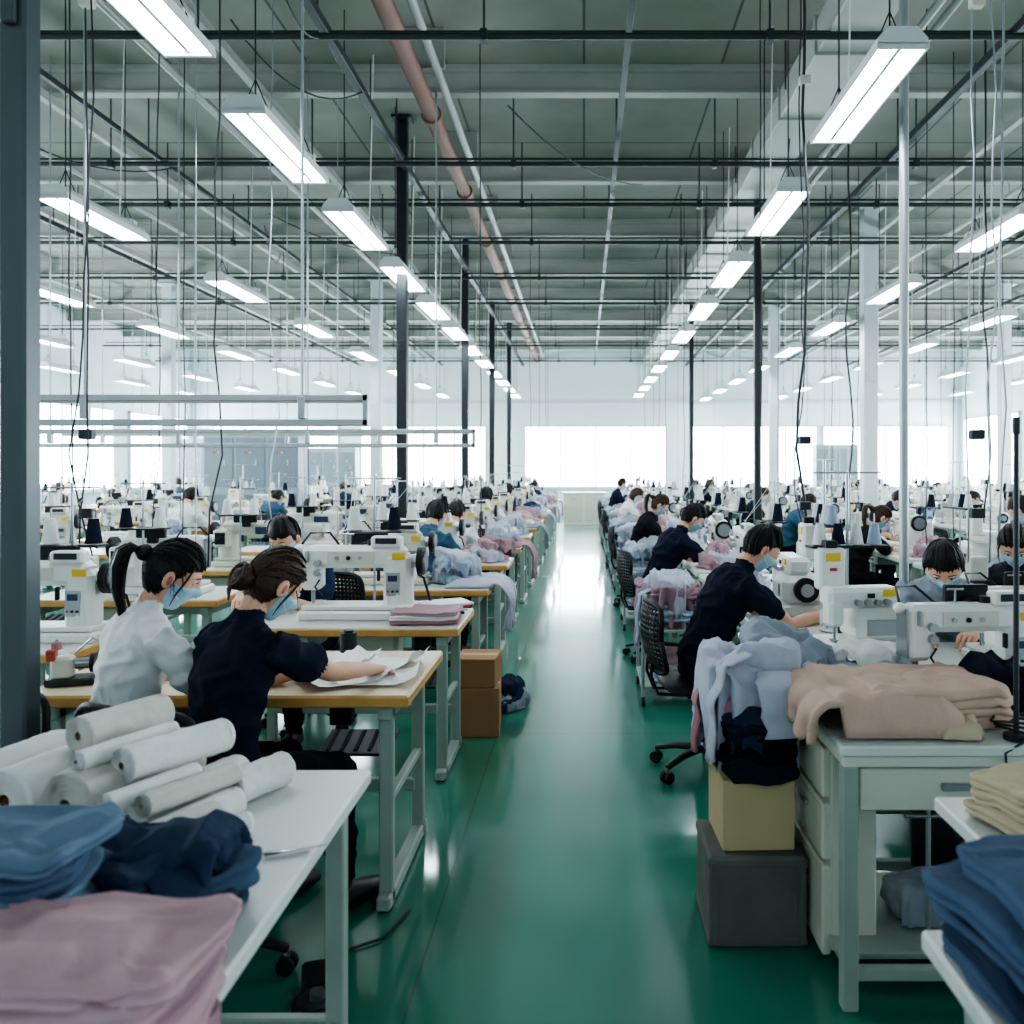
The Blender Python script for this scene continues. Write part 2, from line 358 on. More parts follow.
def machine(ver=0,stand=True):
    q=MB();W=WHITE if ver==0 else CREAM
    q.box((0,0,.02),(.50,.185,.04),W,.012); q.box((-.12,0,.0415),(.2,.14,.004),STEEL,.001)
    q.box((0,.0,.052),(.47,.15,.02),W,.01)
    q.loft([(.17,0,.04),(.17,0,.1),(.165,0,.18),(.155,0,.24),(.12,0,.285)],[(.065,.062),(.058,.056),(.055,.052),(.058,.05),(.05,.045)],W,side=(1,0,0),seg=20)
    q.box((.165,0,.16),(.12,.1,.24),W,.022)
    q.box((-.02,0,.265),(.44,.092,.095),W,.024)
    q.box((-.205,0,.215),(.085,.094,.185),W,.016)
    q.box((-.25,0,.215),(.008,.08,.165),STEEL,.003)
    q.box((-.03,-.048,.265),(.2,.004,.05),CREAM if ver==0 else WHITE,.001)
    for k in range(3): q.cyl((-.09+.05*k,-.045,.262),(-.09+.05*k,-.056,.262),.009,BLACK if k%2 else STEEL,12)
    q.box((.15,-.052,.15),(.06,.006,.10),GALV,.002); q.box((.15,-.056,.175),(.04,.004,.025),NAVYP,.001)
    for k in range(3): q.cyl((.13+.02*k,-.055,.12),(.13+.02*k,-.06,.12),.005,RED if k==0 else BLACK,8)
    q.box((.175,-.053,.27),(.055,.006,.028),YEL,.001)
    q.box((.09,-.052,.19),(.012,.02,.05),BLACK,.003)
    q.cyl((-.205,-.01,.13),(-.205,-.01,.07),.006,STEEL,8);q.cyl((-.205,-.01,.075),(-.205,-.01,.045),.002,STEEL,6)
    q.cyl((-.205,.012,.13),(-.205,.012,.058),.005,STEEL,8);q.box((-.205,-.002,.056),(.022,.045,.008),STEEL,.002)
    q.cyl((-.205,.047,.19),(-.205,.09,.17),.006,STEEL,8)
    for dz in(0,.04): q.cyl((-.17,-.045,.2+dz),(-.17,-.07,.2+dz),.015,STEEL,14)
    q.box((-.215,-.055,.27),(.012,.03,.05),STEEL,.002)
    q.cyl((-.06,0,.3),(-.06,0,.36),.004,STEEL,6);q.cyl((-.09,0,.36),(-.03,0,.36),.004,STEEL,6)
    q.cyl((.05,0,.3),(.05,0,.335),.022,BLACK,14)
    q.cyl((.225,0,.245),(.25,0,.245),.03,STEEL,16)
    q.cyl((.25,0,.245),(.275,0,.245),.062,BLACK,24);q.cyl((.275,0,.245),(.285,0,.245),.045,STEEL,20)
    q.box((.17,.09,.2),(.1,.09,.12),W,.012); q.box((.02,.075,.335),(.16,.03,.06),BLACK,.006)
    q.box((.02,.05,.3),(.05,.06,.05),BLACK,.005)
    q.box((.12,-.02,.33),(.13,.06,.05),W,.008); q.box((.12,-.052,.335),(.09,.004,.025),DARK,.001)
    q.box((-.1,.055,.25),(.12,.02,.05),NAVYP,.004);q.box((.17,.137,.2),(.07,.006,.08),BLACK,.003)
    if stand:
        q.cyl((.02,.16,0),(.02,.16,.62),.006,STEEL,8); q.cyl((.02,.16,.0),(.02,.16,.012),.03,BLACK,14)
        q.cyl((-.1,.16,.60),(.14,.16,.60),.004,STEEL,6); q.box((.02,.16,.36),(.26,.09,.008),BLACK,.002)
        for sx,mm in((-.07,C_WHT),(.11,C_NAVY if ver==0 else C_WHT)):
            q.cyl((sx,.16,.36),(sx,.16,.5),.003,STEEL,6); q.cyl((sx,.16,.368),(sx,.16,.47),.034,mm,16,r1=.02)
            q.cyl((sx,.16,.6),(sx+.01,.14,.57),.003,STEEL,6)
            q.cyl((sx,.16,.59),(-.06,0,.36),.0012,C_WHT,4)
    q.loft([(-.1,.05,.3),(-.16,.09,.36),(-.24,.07,.36),(-.26,.0,.31)],[.005]*4,BLACK,seg=8);q.ell((-.262,-.005,.30),(.022,.022,.018),WHITE)
    q.loft([(.17,.14,.2),(.24,.17,.15),(.27,.17,.05),(.3,.2,.0)],[.006]*4,BLACK,seg=8)
    q.loft([(-.15,-.05,.1),(-.18,-.06,.14),(-.16,-.06,.17)],[.004]*3,DARK,seg=8)
    return q.mesh('sewing_machine')
def overlock():
    q=MB();W=WHITE
    q.box((0,0,.03),(.34,.26,.06),W,.012);q.box((.05,.02,.12),(.22,.2,.14),W,.03);q.box((-.02,0,.23),(.3,.11,.08),W,.025)
    q.box((-.14,-.02,.17),(.06,.08,.1),W,.012);q.cyl((-.14,-.03,.13),(-.14,-.03,.07),.006,STEEL,8);q.box((-.14,-.03,.065),(.02,.05,.008),STEEL,.002)
    q.box((.03,-.085,.12),(.12,.006,.06),GALV,.002);q.box((.08,-.06,.25),(.06,.006,.028),YEL,.001);q.box((0,-.058,.24),(.03,.006,.018),BLACK,.001)
    for k in range(4): q.cyl((-.06+.04*k,-.06,.215),(-.06+.04*k,-.085,.215),.013,STEEL,12)
    q.cyl((.16,.02,.13),(.19,.02,.13),.055,BLACK,20);q.cyl((.19,.02,.13),(.2,.02,.13),.03,STEEL,16)
    for sx in(-.12,-.04,.04,.12):
        q.cyl((sx,.15,.42),(sx,.15,.55),.003,STEEL,6);q.cyl((sx,.15,.425),(sx,.15,.51),.03,[C_WHT,C_NAVY,C_WHT,C_SKY][int((sx+.12)/.08+.1)],14,r1=.016)
    q.box((0,.15,.415),(.34,.08,.01),BLACK,.002);q.cyl((0,.15,.1),(0,.15,.72),.007,STEEL,8);q.cyl((-.15,.15,.72),(.15,.15,.72),.004,STEEL,6)
    q.box((.0,.15,.06),(.06,.06,.12),BLACK,.004)
    q.box((-.1,.10,.33),(.11,.07,.17),WHITE,.01);q.box((-.1,.062,.38),(.06,.005,.034),YEL,.001);q.box((-.1,.062,.33),(.03,.005,.012),RED,.001);q.box((-.1,.1,.43),(.05,.05,.03),BLACK,.004)
    return q.mesh('overlock_machine')
TB=sew_table();TB2=sew_table(1.18,.6,LAM,LAM);TBR=sew_table(1.08,.56,LAM,LAM);MC=[machine(0),machine(1)];MCN=machine(0,False);OV=overlock()

def chair():
    q=MB()
    q.ell((0,0,.445),(0,0,0),BLACK,28,12,fn=lambda d:Vector((math.copysign(abs(d.x)**.55,d.x)*.225,math.copysign(abs(d.y)**.55,d.y)*.215,d.z*.03)))
    q.box((0,0,.405),(.2,.2,.03),BLACK,.006);q.cyl((0,0,.1),(0,0,.4),.024,STEEL,14);q.cyl((0,0,.1),(0,0,.25),.034,BLACK,14)
    for k in range(5):
        a=2*pi*k/5+.3;c,s=math.cos(a),math.sin(a)
        q.loft([(0,0,.12),(c*.15,s*.15,.105),(c*.26,s*.26,.075)],[(.03,.02),(.022,.016),(.016,.012)],BLACK,side=(-s,c,0),seg=10)
        q.cyl((c*.26,s*.26,.075),(c*.26,s*.26,.05),.01,STEEL,8)
        for e in(-.016,.016): q.cyl((c*.26-s*e-s*.008,s*.26+c*e+c*.008,.028),(c*.26-s*e+s*.008,s*.26+c*e-c*.008,.028),.028,RUB,14)
    for x in(-.06,.06): q.loft([(x,-.1,.4),(x,-.24,.41),(x,-.275,.5),(x,-.27,.62)],[(.014,.008)]*4,BLACK,seg=8)
    def bp(u,v):
        w=.225-.02*v; return Vector((u*w,-.265-.03*v+.055*u*u-.03*math.sin(v*pi),.53+.34*v))
    fr=[]
    for k in range(40):
        a=2*pi*k/40;cu=math.copysign(abs(math.cos(a))**.35,math.cos(a));cv=math.copysign(abs(math.sin(a))**.35,math.sin(a));fr.append(bp(cu,.5+.5*cv))
    fr.append(fr[0]);q.loft(fr,[.013]*41,BLACK,side=(0,1,0),seg=8,cap=0)
    for i in range(1,14):
        v=i/14;q.loft([bp(u,v) for u in(-.96,-.6,-.2,.2,.6,.96)],[(.003,.0105)]*6,BLACK,side=(0,1,0),seg=6,cap=0)
    for i in range(1,15):
        u=-1+2*i/15;q.loft([bp(u,v) for v in(.02,.25,.5,.75,.98)],[(.010,.003)]*5,BLACK,side=(1,0,0),seg=6,cap=0)
    return q.mesh('office_chair')
CH=chair()

# ------------------------------------------------------------------ cloth things
def n3(p,s,seed=0): return noise.noise(Vector((p[0]*s+seed*7.3,p[1]*s-seed*3.1,p[2]*s+seed)))
def folded_into(q,c,w,d,t,mat,seed,rz=0,wr=1,tilt=0,ss=None,sub=2):
    """one folded garment: several fabric lips on its edge, creased top. ss: shared wave seed so stacked layers follow each other"""
    N=104;sh=seed if ss is None else ss;ua=1 if ss is None else .5
    prof=[(-1,.05)]
    for i in range(sub):
        a=-1+2*i/sub;h=2/sub
        prof+=[(a+.12*h,.018),(a+.35*h,0),(a+.65*h,0),(a+.88*h,.018)]
        if i<sub-1: prof.append((a+h,.06))
    prof.append((1,.05))
    rings=[]
    for zz,ins in prof: rings.append((zz*t/2,1-ins*1.0))
    for sc in(.9,.82,.73,.63,.52,.4,.26,.12): rings.append((t/2*1.02,sc))
    vs=[];R=Matrix.Rotation(rz,3,'Z')@Matrix.Rotation(tilt,3,'Y')
    for z,sc in rings:
        for k in range(N):
            a=2*pi*k/N;ca,sa=math.cos(a),math.sin(a)
            x=math.copysign(abs(ca)**.28,ca)*w/2*sc;y=math.copysign(abs(sa)**.28,sa)*d/2*sc
            nz=n3((x,y,0),7,sh);n2=n3((x,y,z*4),20,seed+3);nu=n3((x,y,z),11,seed+5);nl=n3((x,y,z*6),5,seed+11)
            wv=.05*n3((x,y,0),6,seed+2)
            rg=max(-.5,1-abs(n3((x*1.4+wv,y*.6+wv,0),9,sh+8))*3.4)
            rh=max(-.5,1-abs(n3((x*.5-wv,y*1.6+wv,0),13,seed+18))*3.4)
            amp=1 if ss is not None else (1 if z>0 else .4)
            p=Vector((x*(1+.07*nu*wr+.07*nl*wr),y*(1+.04*n2+.07*nu*wr+.08*nl*wr),z+(.014*nz+.006*rg)*amp*wr+((.004*n2+.004*nu)*ua+(.005*rh if z>t*.3 else 0))*wr+(0 if ss is not None else t*.12*math.sin(x*7+seed)*(.5+.5*sc))))
            vs.append(R@p+Vector(c))
    fs=[]
    for i in range(len(rings)-1):
        for k in range(N): a=i*N+k;b=i*N+(k+1)%N;fs.append((a,b,b+N,a+N))
    fs.append(tuple(range(N))[::-1]);fs.append(tuple(range((len(rings)-1)*N,len(rings)*N)))
    q.add(vs,fs,mat)
def stack_mesh(name,w,d,n,t,mats,seed,jit=.012,wr=1,sub=2):
    rnd=random.Random(seed);q=MB();z=.006*wr
    for i in range(n):
        tt=t*rnd.uniform(.8,1.2)
        folded_into(q,(rnd.uniform(-jit,jit),rnd.uniform(-jit,jit),z+tt/2),w*rnd.uniform(.9,1.04),d*rnd.uniform(.9,1.04),tt,mats[i%len(mats)] if len(mats)<n else mats[i],seed*31+i,rnd.uniform(-.08,.08),wr,0,seed,sub)
        z+=tt*.97
    return q.mesh(name)
def drop_into(q,c,w,d,top,hang,mat,seed,nf=9,fold=.16,crown=.02,segs=120,nr=40,rz=0,tilt=.12):
    vs=[];C,Sn=math.cos(rz),math.sin(rz)
    rnd=random.Random(seed);dirn=rnd.uniform(0,pi);dc,ds=math.cos(dirn),math.sin(dirn);t1=rnd.uniform(-tilt,tilt);t2=rnd.uniform(-tilt,tilt)
    for i in range(nr+1):
        s=i/nr
        for k in range(segs):
            a=2*pi*k/segs;ca,sa=math.cos(a),math.sin(a)
            u=math.copysign(abs(ca)**.55,ca);v=math.copysign(abs(sa)**.55,sa)
            na=n3((ca*1.3,sa*1.3,0),1,seed);nb=n3((ca*4,sa*4,0),1,seed+4);nc=n3((ca*2.2,sa*2.2,3),1,seed+6)
            rim=1+.22*na+.08*nb
            if s<.5: rad=(s/.5);f=0
            else: rad=1;f=(s-.5)/.5
            x=u*w/2*rad*rim;y=v*d/2*rad*rim
            lx=x*dc+y*ds;ly=-x*ds+y*dc;wv=n3((x,y,0),4,seed+2)*.06
            rdg=1-abs(n3((lx*.35,ly+wv,0),15,seed+7))*3.2
            rd2=1-abs(n3((lx+wv,ly*.5,0),9,seed+17))*3
            wrk=crown*(.55*max(-1,rdg)+.6*max(-1,rd2)+1.1*n3((x,y,0),3.5,seed+1))
            ph=nf*a+4.5*na+1.8*n3((ca*2,sa*2,f*1.8),1,seed+9)
            fl=1-abs(math.sin(ph*.5))*1.25+.5*nb
            z=top-.028*rad**6+wrk*(1-.75*f)+t1*x+t2*y
            if f>0:
                L=hang*max(.12,(.72+.95*nc+.35*nb+.25*fl))
                z-=f*L
                g=1+fold*(fl-.35)*f**.55*.8+.03*math.sin(min(1,f*2.2)*pi/2)-.05*f
                x*=g;y*=g
            if z<.006:
                e=(.006-z)*.5;x*=1+e;y*=1+e;z=.006+.004*fl
            vs.append((c[0]+x*C-y*Sn,c[1]+x*Sn+y*C,c[2]+z))
    fs=[(i*segs+k,i*segs+(k+1)%segs,(i+1)*segs+(k+1)%segs,(i+1)*segs+k)[::-1] for i in range(nr) for k in range(segs)]
    q.add(vs,fs,mat)
def sleeve_into(q,pts,w,mat,seed,side=(0,1,0)):
    """empty sleeve hanging: flattened tube with crease dents and an open cuff"""
    P=[Vector(p) for p in pts];out=[];r=[];n=len(P)-1
    for i in range(n):
        for j in range(7):
            t=j/7;p=P[i].lerp(P[i+1],t);out.append(p+Vector((n3(p,14,seed),n3(p,14,seed+1),0))*.014)
            f=(i+t)/n;r.append((w*(1+.3*n3(p,22,seed+3))*(1-.15*f),w*.2*(1+.6*n3(p,26,seed+4))*(1-.2*f)))
    r[-1]=(r[-1][0]*1.08,r[-1][1]*1.2)
    q.loft(out,r,mat,side=side,seg=18,cap=.15)
def heap_mesh(name,w,d,h,mats,seed,n=5,res=(90,26)):
    rnd=random.Random(seed);q=MB()
    for i in range(n):
        f=(i+1)/n;s=1-.35*(f-1/n)
        drop_into(q,(rnd.uniform(-1,1)*w*.18*f,rnd.uniform(-1,1)*d*.18*f,0),w*s*rnd.uniform(.6,.9),d*s*rnd.uniform(.5,.8),h*f,h*rnd.uniform(.25,.45)+.02,mats[i%len(mats)],seed*17+i,rnd.choice((5,7,8)),.2,.026,res[0],res[1],rnd.uniform(0,6),.2)
    return q.mesh(name)
def solid(q,name,thick):
    me=q.mesh(name);o=bpy.data.objects.new('tmp',me);COL.objects.link(o);md=o.modifiers.new('s','SOLIDIFY');md.thickness=thick;md.offset=0
    bpy.context.view_layer.update();dg=bpy.context.evaluated_depsgraph_get();m2=bpy.data.meshes.new_from_object(o.evaluated_get(dg));bpy.data.objects.remove(o)
    for p in m2.polygons:p.use_smooth=True
    m2.name=name;return m2
def drape_mesh(name,inner,hang,width,mat,seed,bulge=.06,thick=.012,top=.03,nu=54,nv=60,amp=1):
    vs=[];tot=inner+hang;R=.035
    for i in range(nu+1):
        s=tot*i/nu
        for j in range(nv+1):
            v=j/nv;y=(v-.5)*width
            L=hang*(1-.3*abs(n3((v,0,0),3.5,seed))-.2*n3((v,0,0),9,seed))
            if s<inner:
                x=inner-s; z=top+.02*n3((x,y,0),7,seed)+.018*(1-abs(n3((x*1.5,y*1.2,1),6,seed+2))*2)
                e=min(1,s/inner*4); z=z*e+.006*(1-e); e2=min(1,v*9,(1-v)*9); z=.006+(z-.006)*e2**.5
            else:
                f=(s-inner)/hang; q_=f*L
                x=-R*math.sin(min(1,q_/(R*1.57))*pi/2)-bulge*math.sin(min(1,f*1.3)*pi*.75)
                z=top-max(0,q_-.02)
                fold=math.sin(v*width*48+3*n3((v,f*.5,0),3,seed)+seed)*.5+n3((v*width*12,f*1.2,0),1.2,seed)
                x-=amp*.03*f**.6*(1+fold)
                y+=amp*.02*f*n3((v*6,f*2,2),1,seed); y*=1-.1*f
            vs.append((x,y,z))
    n=nv+1
    fs=[(i*n+j,i*n+j+1,(i+1)*n+j+1,(i+1)*n+j) for i in range(nu) for j in range(nv)]
    q=MB();q.add(vs,fs,mat);return solid(q,name,thick)
def roll_into(q,a,b,r,mat,seed=0):
    a=Vector(a);b=Vector(b);t=(b-a).normalized();L=(b-a).length
    sd=t.cross(Vector((0,0,1))).normalized();up=sd.cross(t)
    N=40;vs=[];K=18
    for i in range(K+1):
        for k in range(N):
            an=2*pi*k/N;rr=r*(1+.06*n3((i*.25,math.cos(an),math.sin(an)),1.5,seed)+.04*n3((i*.9,math.cos(an)*2,math.sin(an)*2),2,seed)+(.05 if k==5 else 0))
            vs.append(a+t*L*i/K+sd*math.cos(an)*rr+up*math.sin(an)*rr)
    fs=[(i*N+k,i*N+(k+1)%N,(i+1)*N+(k+1)%N,(i+1)*N+k) for i in range(K) for k in range(N)]
    q.add(vs,fs,mat)
    for e,sg in((a,-1),(b,1)):
        vs=[];rr=[1.01,.93,.9,.8,.78,.66,.64,.5,.48,.34,.3,.22]
        for j,f in enumerate(rr):
            off=(.007 if j%2 else -.005)
            for k in range(N):
                an=2*pi*k/N;g=f*(1+.04*n3((math.cos(an),math.sin(an),j*.3),1.5,seed));vs.append(e+t*sg*off+(sd*math.cos(an)+up*math.sin(an))*r*g)
        fs=[(j*N+k,j*N+(k+1)%N,(j+1)*N+(k+1)%N,(j+1)*N+k) for j in range(len(rr)-1) for k in range(N)]
        q.add(vs,fs,mat)
        vs=[e+(sd*math.cos(2*pi*k/N)+up*math.sin(2*pi*k/N))*r*.22-t*sg*dd for dd in(0,.08) for k in range(N)]
        q.add(vs,[(k,(k+1)%N,(k+1)%N+N,k+N) for k in range(N)]+[tuple(range(N,2*N))],CARD)

# ------------------------------------------------------------------ people
def hf(d):
    x,y,z=d.x,d.y,d.z
    p=Vector((.074*x,.094*y,.116*z))
    if z<0:
        p.x*=1-.34*(-z)**1.6
        if y<0:p.y*=1-.45*(-z)
    if y>0:
        p.y*=.94;e=min(1,y*2.2)
        p.y+=e*(.024*math.exp(-(x/.15)**2)*math.exp(-((z+.24)/.15)**2)+.009*math.exp(-(x/.13)**2)*math.exp(-((z+.02)/.16)**2))
        p.y-=e*.008*math.exp(-((abs(x)-.40)/.18)**2)*math.exp(-((z-.02)/.11)**2)
        p.y+=e*.004*math.exp(-((z-.2)/.1)**2)
        p.y+=e*(.006*math.exp(-(x/.25)**2)*math.exp(-((z+.56)/.07)**2)+.012*math.exp(-(x/.35)**2)*math.exp(-((z+.86)/.14)**2))
        p.x+=math.copysign(.003,x)*math.exp(-((z+.2)/.2)**2)*e
    return p
def sstep(a,b,x): t=max(0,min(1,(x-a)/(b-a)));return t*t*(3-2*t)
def head_into(q,c,R,hair,style,mask,fine):
    seg,rg=(96,72) if fine else (28,22)
    q.ell(c,None,SKIN,64 if fine else 26,48 if fine else 20,R,hf)
    PF=[(-1,-.74),(-.3,-.66),(-.05,-.5),(.1,-.3),(.25,-.02),(.4,.2),(.7,.36),(1,.40)] if style else [(-1,-.62),(-.3,-.5),(-.08,-.22),(.06,-.1),(.22,-.12),(.27,.22),(.5,.34),(1,.38)]
    def zt(y):
        for (a,b),(c2,d2) in zip(PF,PF[1:]):
            if y<=c2:return b+(d2-b)*(y-a)/(c2-a)
        return .4
    def hairf(d):
        s=sstep(-.03,.09,d.z-zt(d.y)+.10*n3((d.x*7,d.y*3,0),2,style))
        if style==0:
            an=math.atan2(d.x,d.y+.3);st=.5*math.sin(an*30+6*n3(d,2,3))+1.2*n3((d.x*4,d.y*4,d.z*2),2,5)
            vol=1.07+.07*max(0,d.z)+.03*max(0,-d.y)
        else:
            an=math.atan2(d.x,d.z-.2);st=.7*math.sin(an*34+3*n3(d,2,3))+.5*n3((d.x*3,d.y*3,d.z),2,3)
            vol=1.07+.03*max(0,d.z)+.03*max(0,-d.y)
        p=hf(d);return p*(.94+(vol-.94)*s)*(1+.014*st*s)
    q.ell(c,None,hair,seg,rg,R,hairf)
    # separate locks laid over the scalp shell so the outline is not smooth
    rnd=random.Random(style*7+3);NL=110 if fine else 22
    def lock(d0,d1,r0,lift,n=7,endout=0):
        pts=[];rr=[]
        for i in range(n):
            t=i/(n-1);d=d0.lerp(d1,t).normalized();w=rnd.uniform(-.012,.012)
            k=1.085+lift*math.sin(t*pi)+endout*t*t+.04*max(0,d.z)
            p=hf(d)*k;p.x+=w*.25;pts.append(c+R@p);rr.append((r0*(1-.65*t),r0*.5*(1-.6*t)))
        q.loft(pts,rr,hair,seg=6,cap=.4)
    if style in(0,3):
        crown=Vector((.08,-.45,.9)).normalized()
        for k in range(NL):
            an=rnd.uniform(0,2*pi);dy=math.cos(an);dx=math.sin(an)
            hz=zt(dy*.95)+rnd.uniform(-.05,.22)
            rr_=math.sqrt(max(.05,1-hz*hz));d1=Vector((dx*rr_,dy*rr_,hz)).normalized()
            d0=crown.lerp(d1,rnd.uniform(0,.5)).normalized()
            lock(d0,d1,rnd.uniform(.005,.009) if fine else .012,rnd.uniform(.0,.05),7,rnd.uniform(-.02,.07))
    else:
        tie=Vector((0,-1,.2 if style==1 else -.25)).normalized()
        for k in range(NL):
            an=rnd.uniform(0,2*pi);dy=math.cos(an)*.98;dx=math.sin(an)
            hz=zt(dy)+rnd.uniform(.0,.12)
            if rnd.random()<.4: hz=rnd.uniform(max(hz,.3),.98)
            rr_=math.sqrt(max(.02,1-hz*hz));d0=Vector((dx*rr_,dy*rr_,hz)).normalized()
            if d0.dot(tie)>.9: continue
            mid=(d0+tie*.8).normalized()
            lock(d0,mid if rnd.random()<.4 else tie,rnd.uniform(.004,.007) if fine else .010,rnd.uniform(.0,.02),8)
        if fine:
            for k in range(8): # loose wisps
                sx=rnd.choice((-1,1));d0=Vector((sx*.75,rnd.uniform(-.2,.5),rnd.uniform(0,.5))).normalized();b=hf(d0)*1.08
                q.loft([c+R@b,c+R@(b*1.06)+Vector((0,0,-.03)),c+R@(b*1.08)+Vector((0,0,-.07))],[.002,.0015,.0005],hair,seg=5,cap=0)
    if mask:
        def mf(d):
            top=-.1+.08*math.exp(-(d.x/.25)**2)
            s=sstep(0,.08,top-d.z)*sstep(.05,.25,d.y)*sstep(-1,-.9,d.z)
            return hf(d)*(.95+.11*s)
        q.ell(c,None,MASK,64 if fine else 26,48 if fine else 20,R,mf)
        for sx in(-1,1):
            for z0 in(-.02,-.06): q.loft([c+R@Vector((sx*.058,.055,z0)),c+R@Vector((sx*.074,.02,(z0-.01)*.6)),c+R@Vector((sx*.08,-.015,0))],[.0015]*3,WHITE,seg=4,cap=0)
    for sx in(-1,1):
        if style!=3:
            q.ell(c+R@Vector((sx*.080,-.002,-.012)),(.009,.018,.030),SKIN,12,8,R)
            q.ell(c+R@Vector((sx*.087,.001,-.012)),(.003,.009,.017),LIP,10,6,R)
        q.ell(c+R@Vector((sx*.030,.076,.004)),(.014,.0105,.0095),EYEW,12,8,R)
        q.ell(c+R@Vector((sx*.030,.0845,.002)),(.0058,.003,.0058),EYED,10,6,R)
        q.loft([c+R@Vector((sx*.016,.087,.022)),c+R@Vector((sx*.031,.087,.027)),c+R@Vector((sx*.046,.077,.022))],[(.0025,.0018)]*3,hair,seg=6)
        q.loft([c+R@Vector((sx*.017,.084,.008)),c+R@Vector((sx*.030,.089,.012)),c+R@Vector((sx*.044,.080,.007))],[.0018]*3,hair,seg=6)
    if not mask: q.ell(c+R@Vector((0,.091,-.063)),(.022,.007,.007),LIP,14,8,R)
    V=lambda a,b_,c_:c+R@Vector((a,b_,c_))
    if style==1:
        q.ell(V(0,-.112,.03),(.03,.026,.03),hair,16,10,R); q.ell(V(0,-.13,.03),(.019,.012,.019),C_BLK,14,8,R)
        b=V(0,-.13,.03);bk=R@Vector((0,-1,0));pts=[b,b+bk*.03,b+bk*.055+Vector((0,0,-.03)),b+bk*.072+Vector((0,0,-.09)),b+bk*.075+Vector((0,0,-.16)),b+bk*.06+Vector((0,0,-.24)),b+bk*.05+Vector((0,0,-.31))]
        rs=[.016,.025,.032,.035,.030,.019,.005]
        q.loft(pts,[(r*.7,r*.7) for r in rs],hair,side=R@Vector((1,0,0)),seg=16)
        for k in range(22): 
            an=k*2*pi/22;f=rnd.uniform(.6,1.05);q.loft([p+R@Vector((math.cos(an)*r*.74*f+rnd.uniform(-.003,.003),math.sin(an)*r*.66*f,0)) for p,r in zip(pts[1:],rs[1:])],[.004,.006,.007,.006,.004,.001],hair,seg=6)
        for sx in(-1,1): q.loft([V(sx*.062,.055,.06),V(sx*.078,.05,.01),V(sx*.08,.04,-.05),V(sx*.072,.04,-.09)],[.004,.004,.003,.001],hair,seg=8)
    if style==2:
        q.ell(V(0,-.10,-.035),None,hair,40,26,R,lambda d:Vector((.043*d.x,.035*d.y,.041*d.z))*(1+.06*math.sin(math.atan2(d.x,d.z)*4+d.y*9)+.03*math.sin(math.atan2(d.x,d.z)*15+d.y*20)))
        for k in range(12 if fine else 4):
            ph=rnd.uniform(0,6);tl=rnd.uniform(-.6,.6);q.loft([V(.044*math.cos(ph+t),-.10-.014+.03*tl*math.sin(t),-.035+.042*math.sin(ph+t)) for t in [j*.45 for j in range(8)]],[.004,.006,.007,.007,.007,.006,.005,.002],hair,seg=6)
        q.loft([V(0,-.12,-.05),V(.01,-.125,-.09),V(.015,-.11,-.12)],[.010,.008,.002],hair,seg=10)
        for sx in(-1,1): q.loft([V(sx*.06,.05,.05),V(sx*.077,.035,0),V(sx*.077,.02,-.06),V(sx*.07,.02,-.1)],[.004,.004,.003,.001],hair,seg=8)
    if style==3:
        q.ell(c,None,hair,seg,rg,R,lambda d:(lambda s:Vector((.088*d.x,.10*d.y-.012,.12*d.z-.02*(1-s)))*(.8+.22*s)*(1+.012*math.sin(math.atan2(d.x,d.y)*30)))(sstep(-.05,.1,-d.y+.28+.35*max(0,d.z))*sstep(-1.05,-.75,d.z)))
def ik(a,b,l1,l2,pole):
    v=b-a;d=v.length
    if d>(l1+l2)*.985: b=a+v.normalized()*(l1+l2)*.985;v=b-a;d=v.length
    t=(l1*l1-l2*l2+d*d)/(2*d);h=math.sqrt(max(0,l1*l1-t*t));u=v.normalized();p=pole-u*pole.dot(u);p.normalize()
    return a+u*t+p*h,b
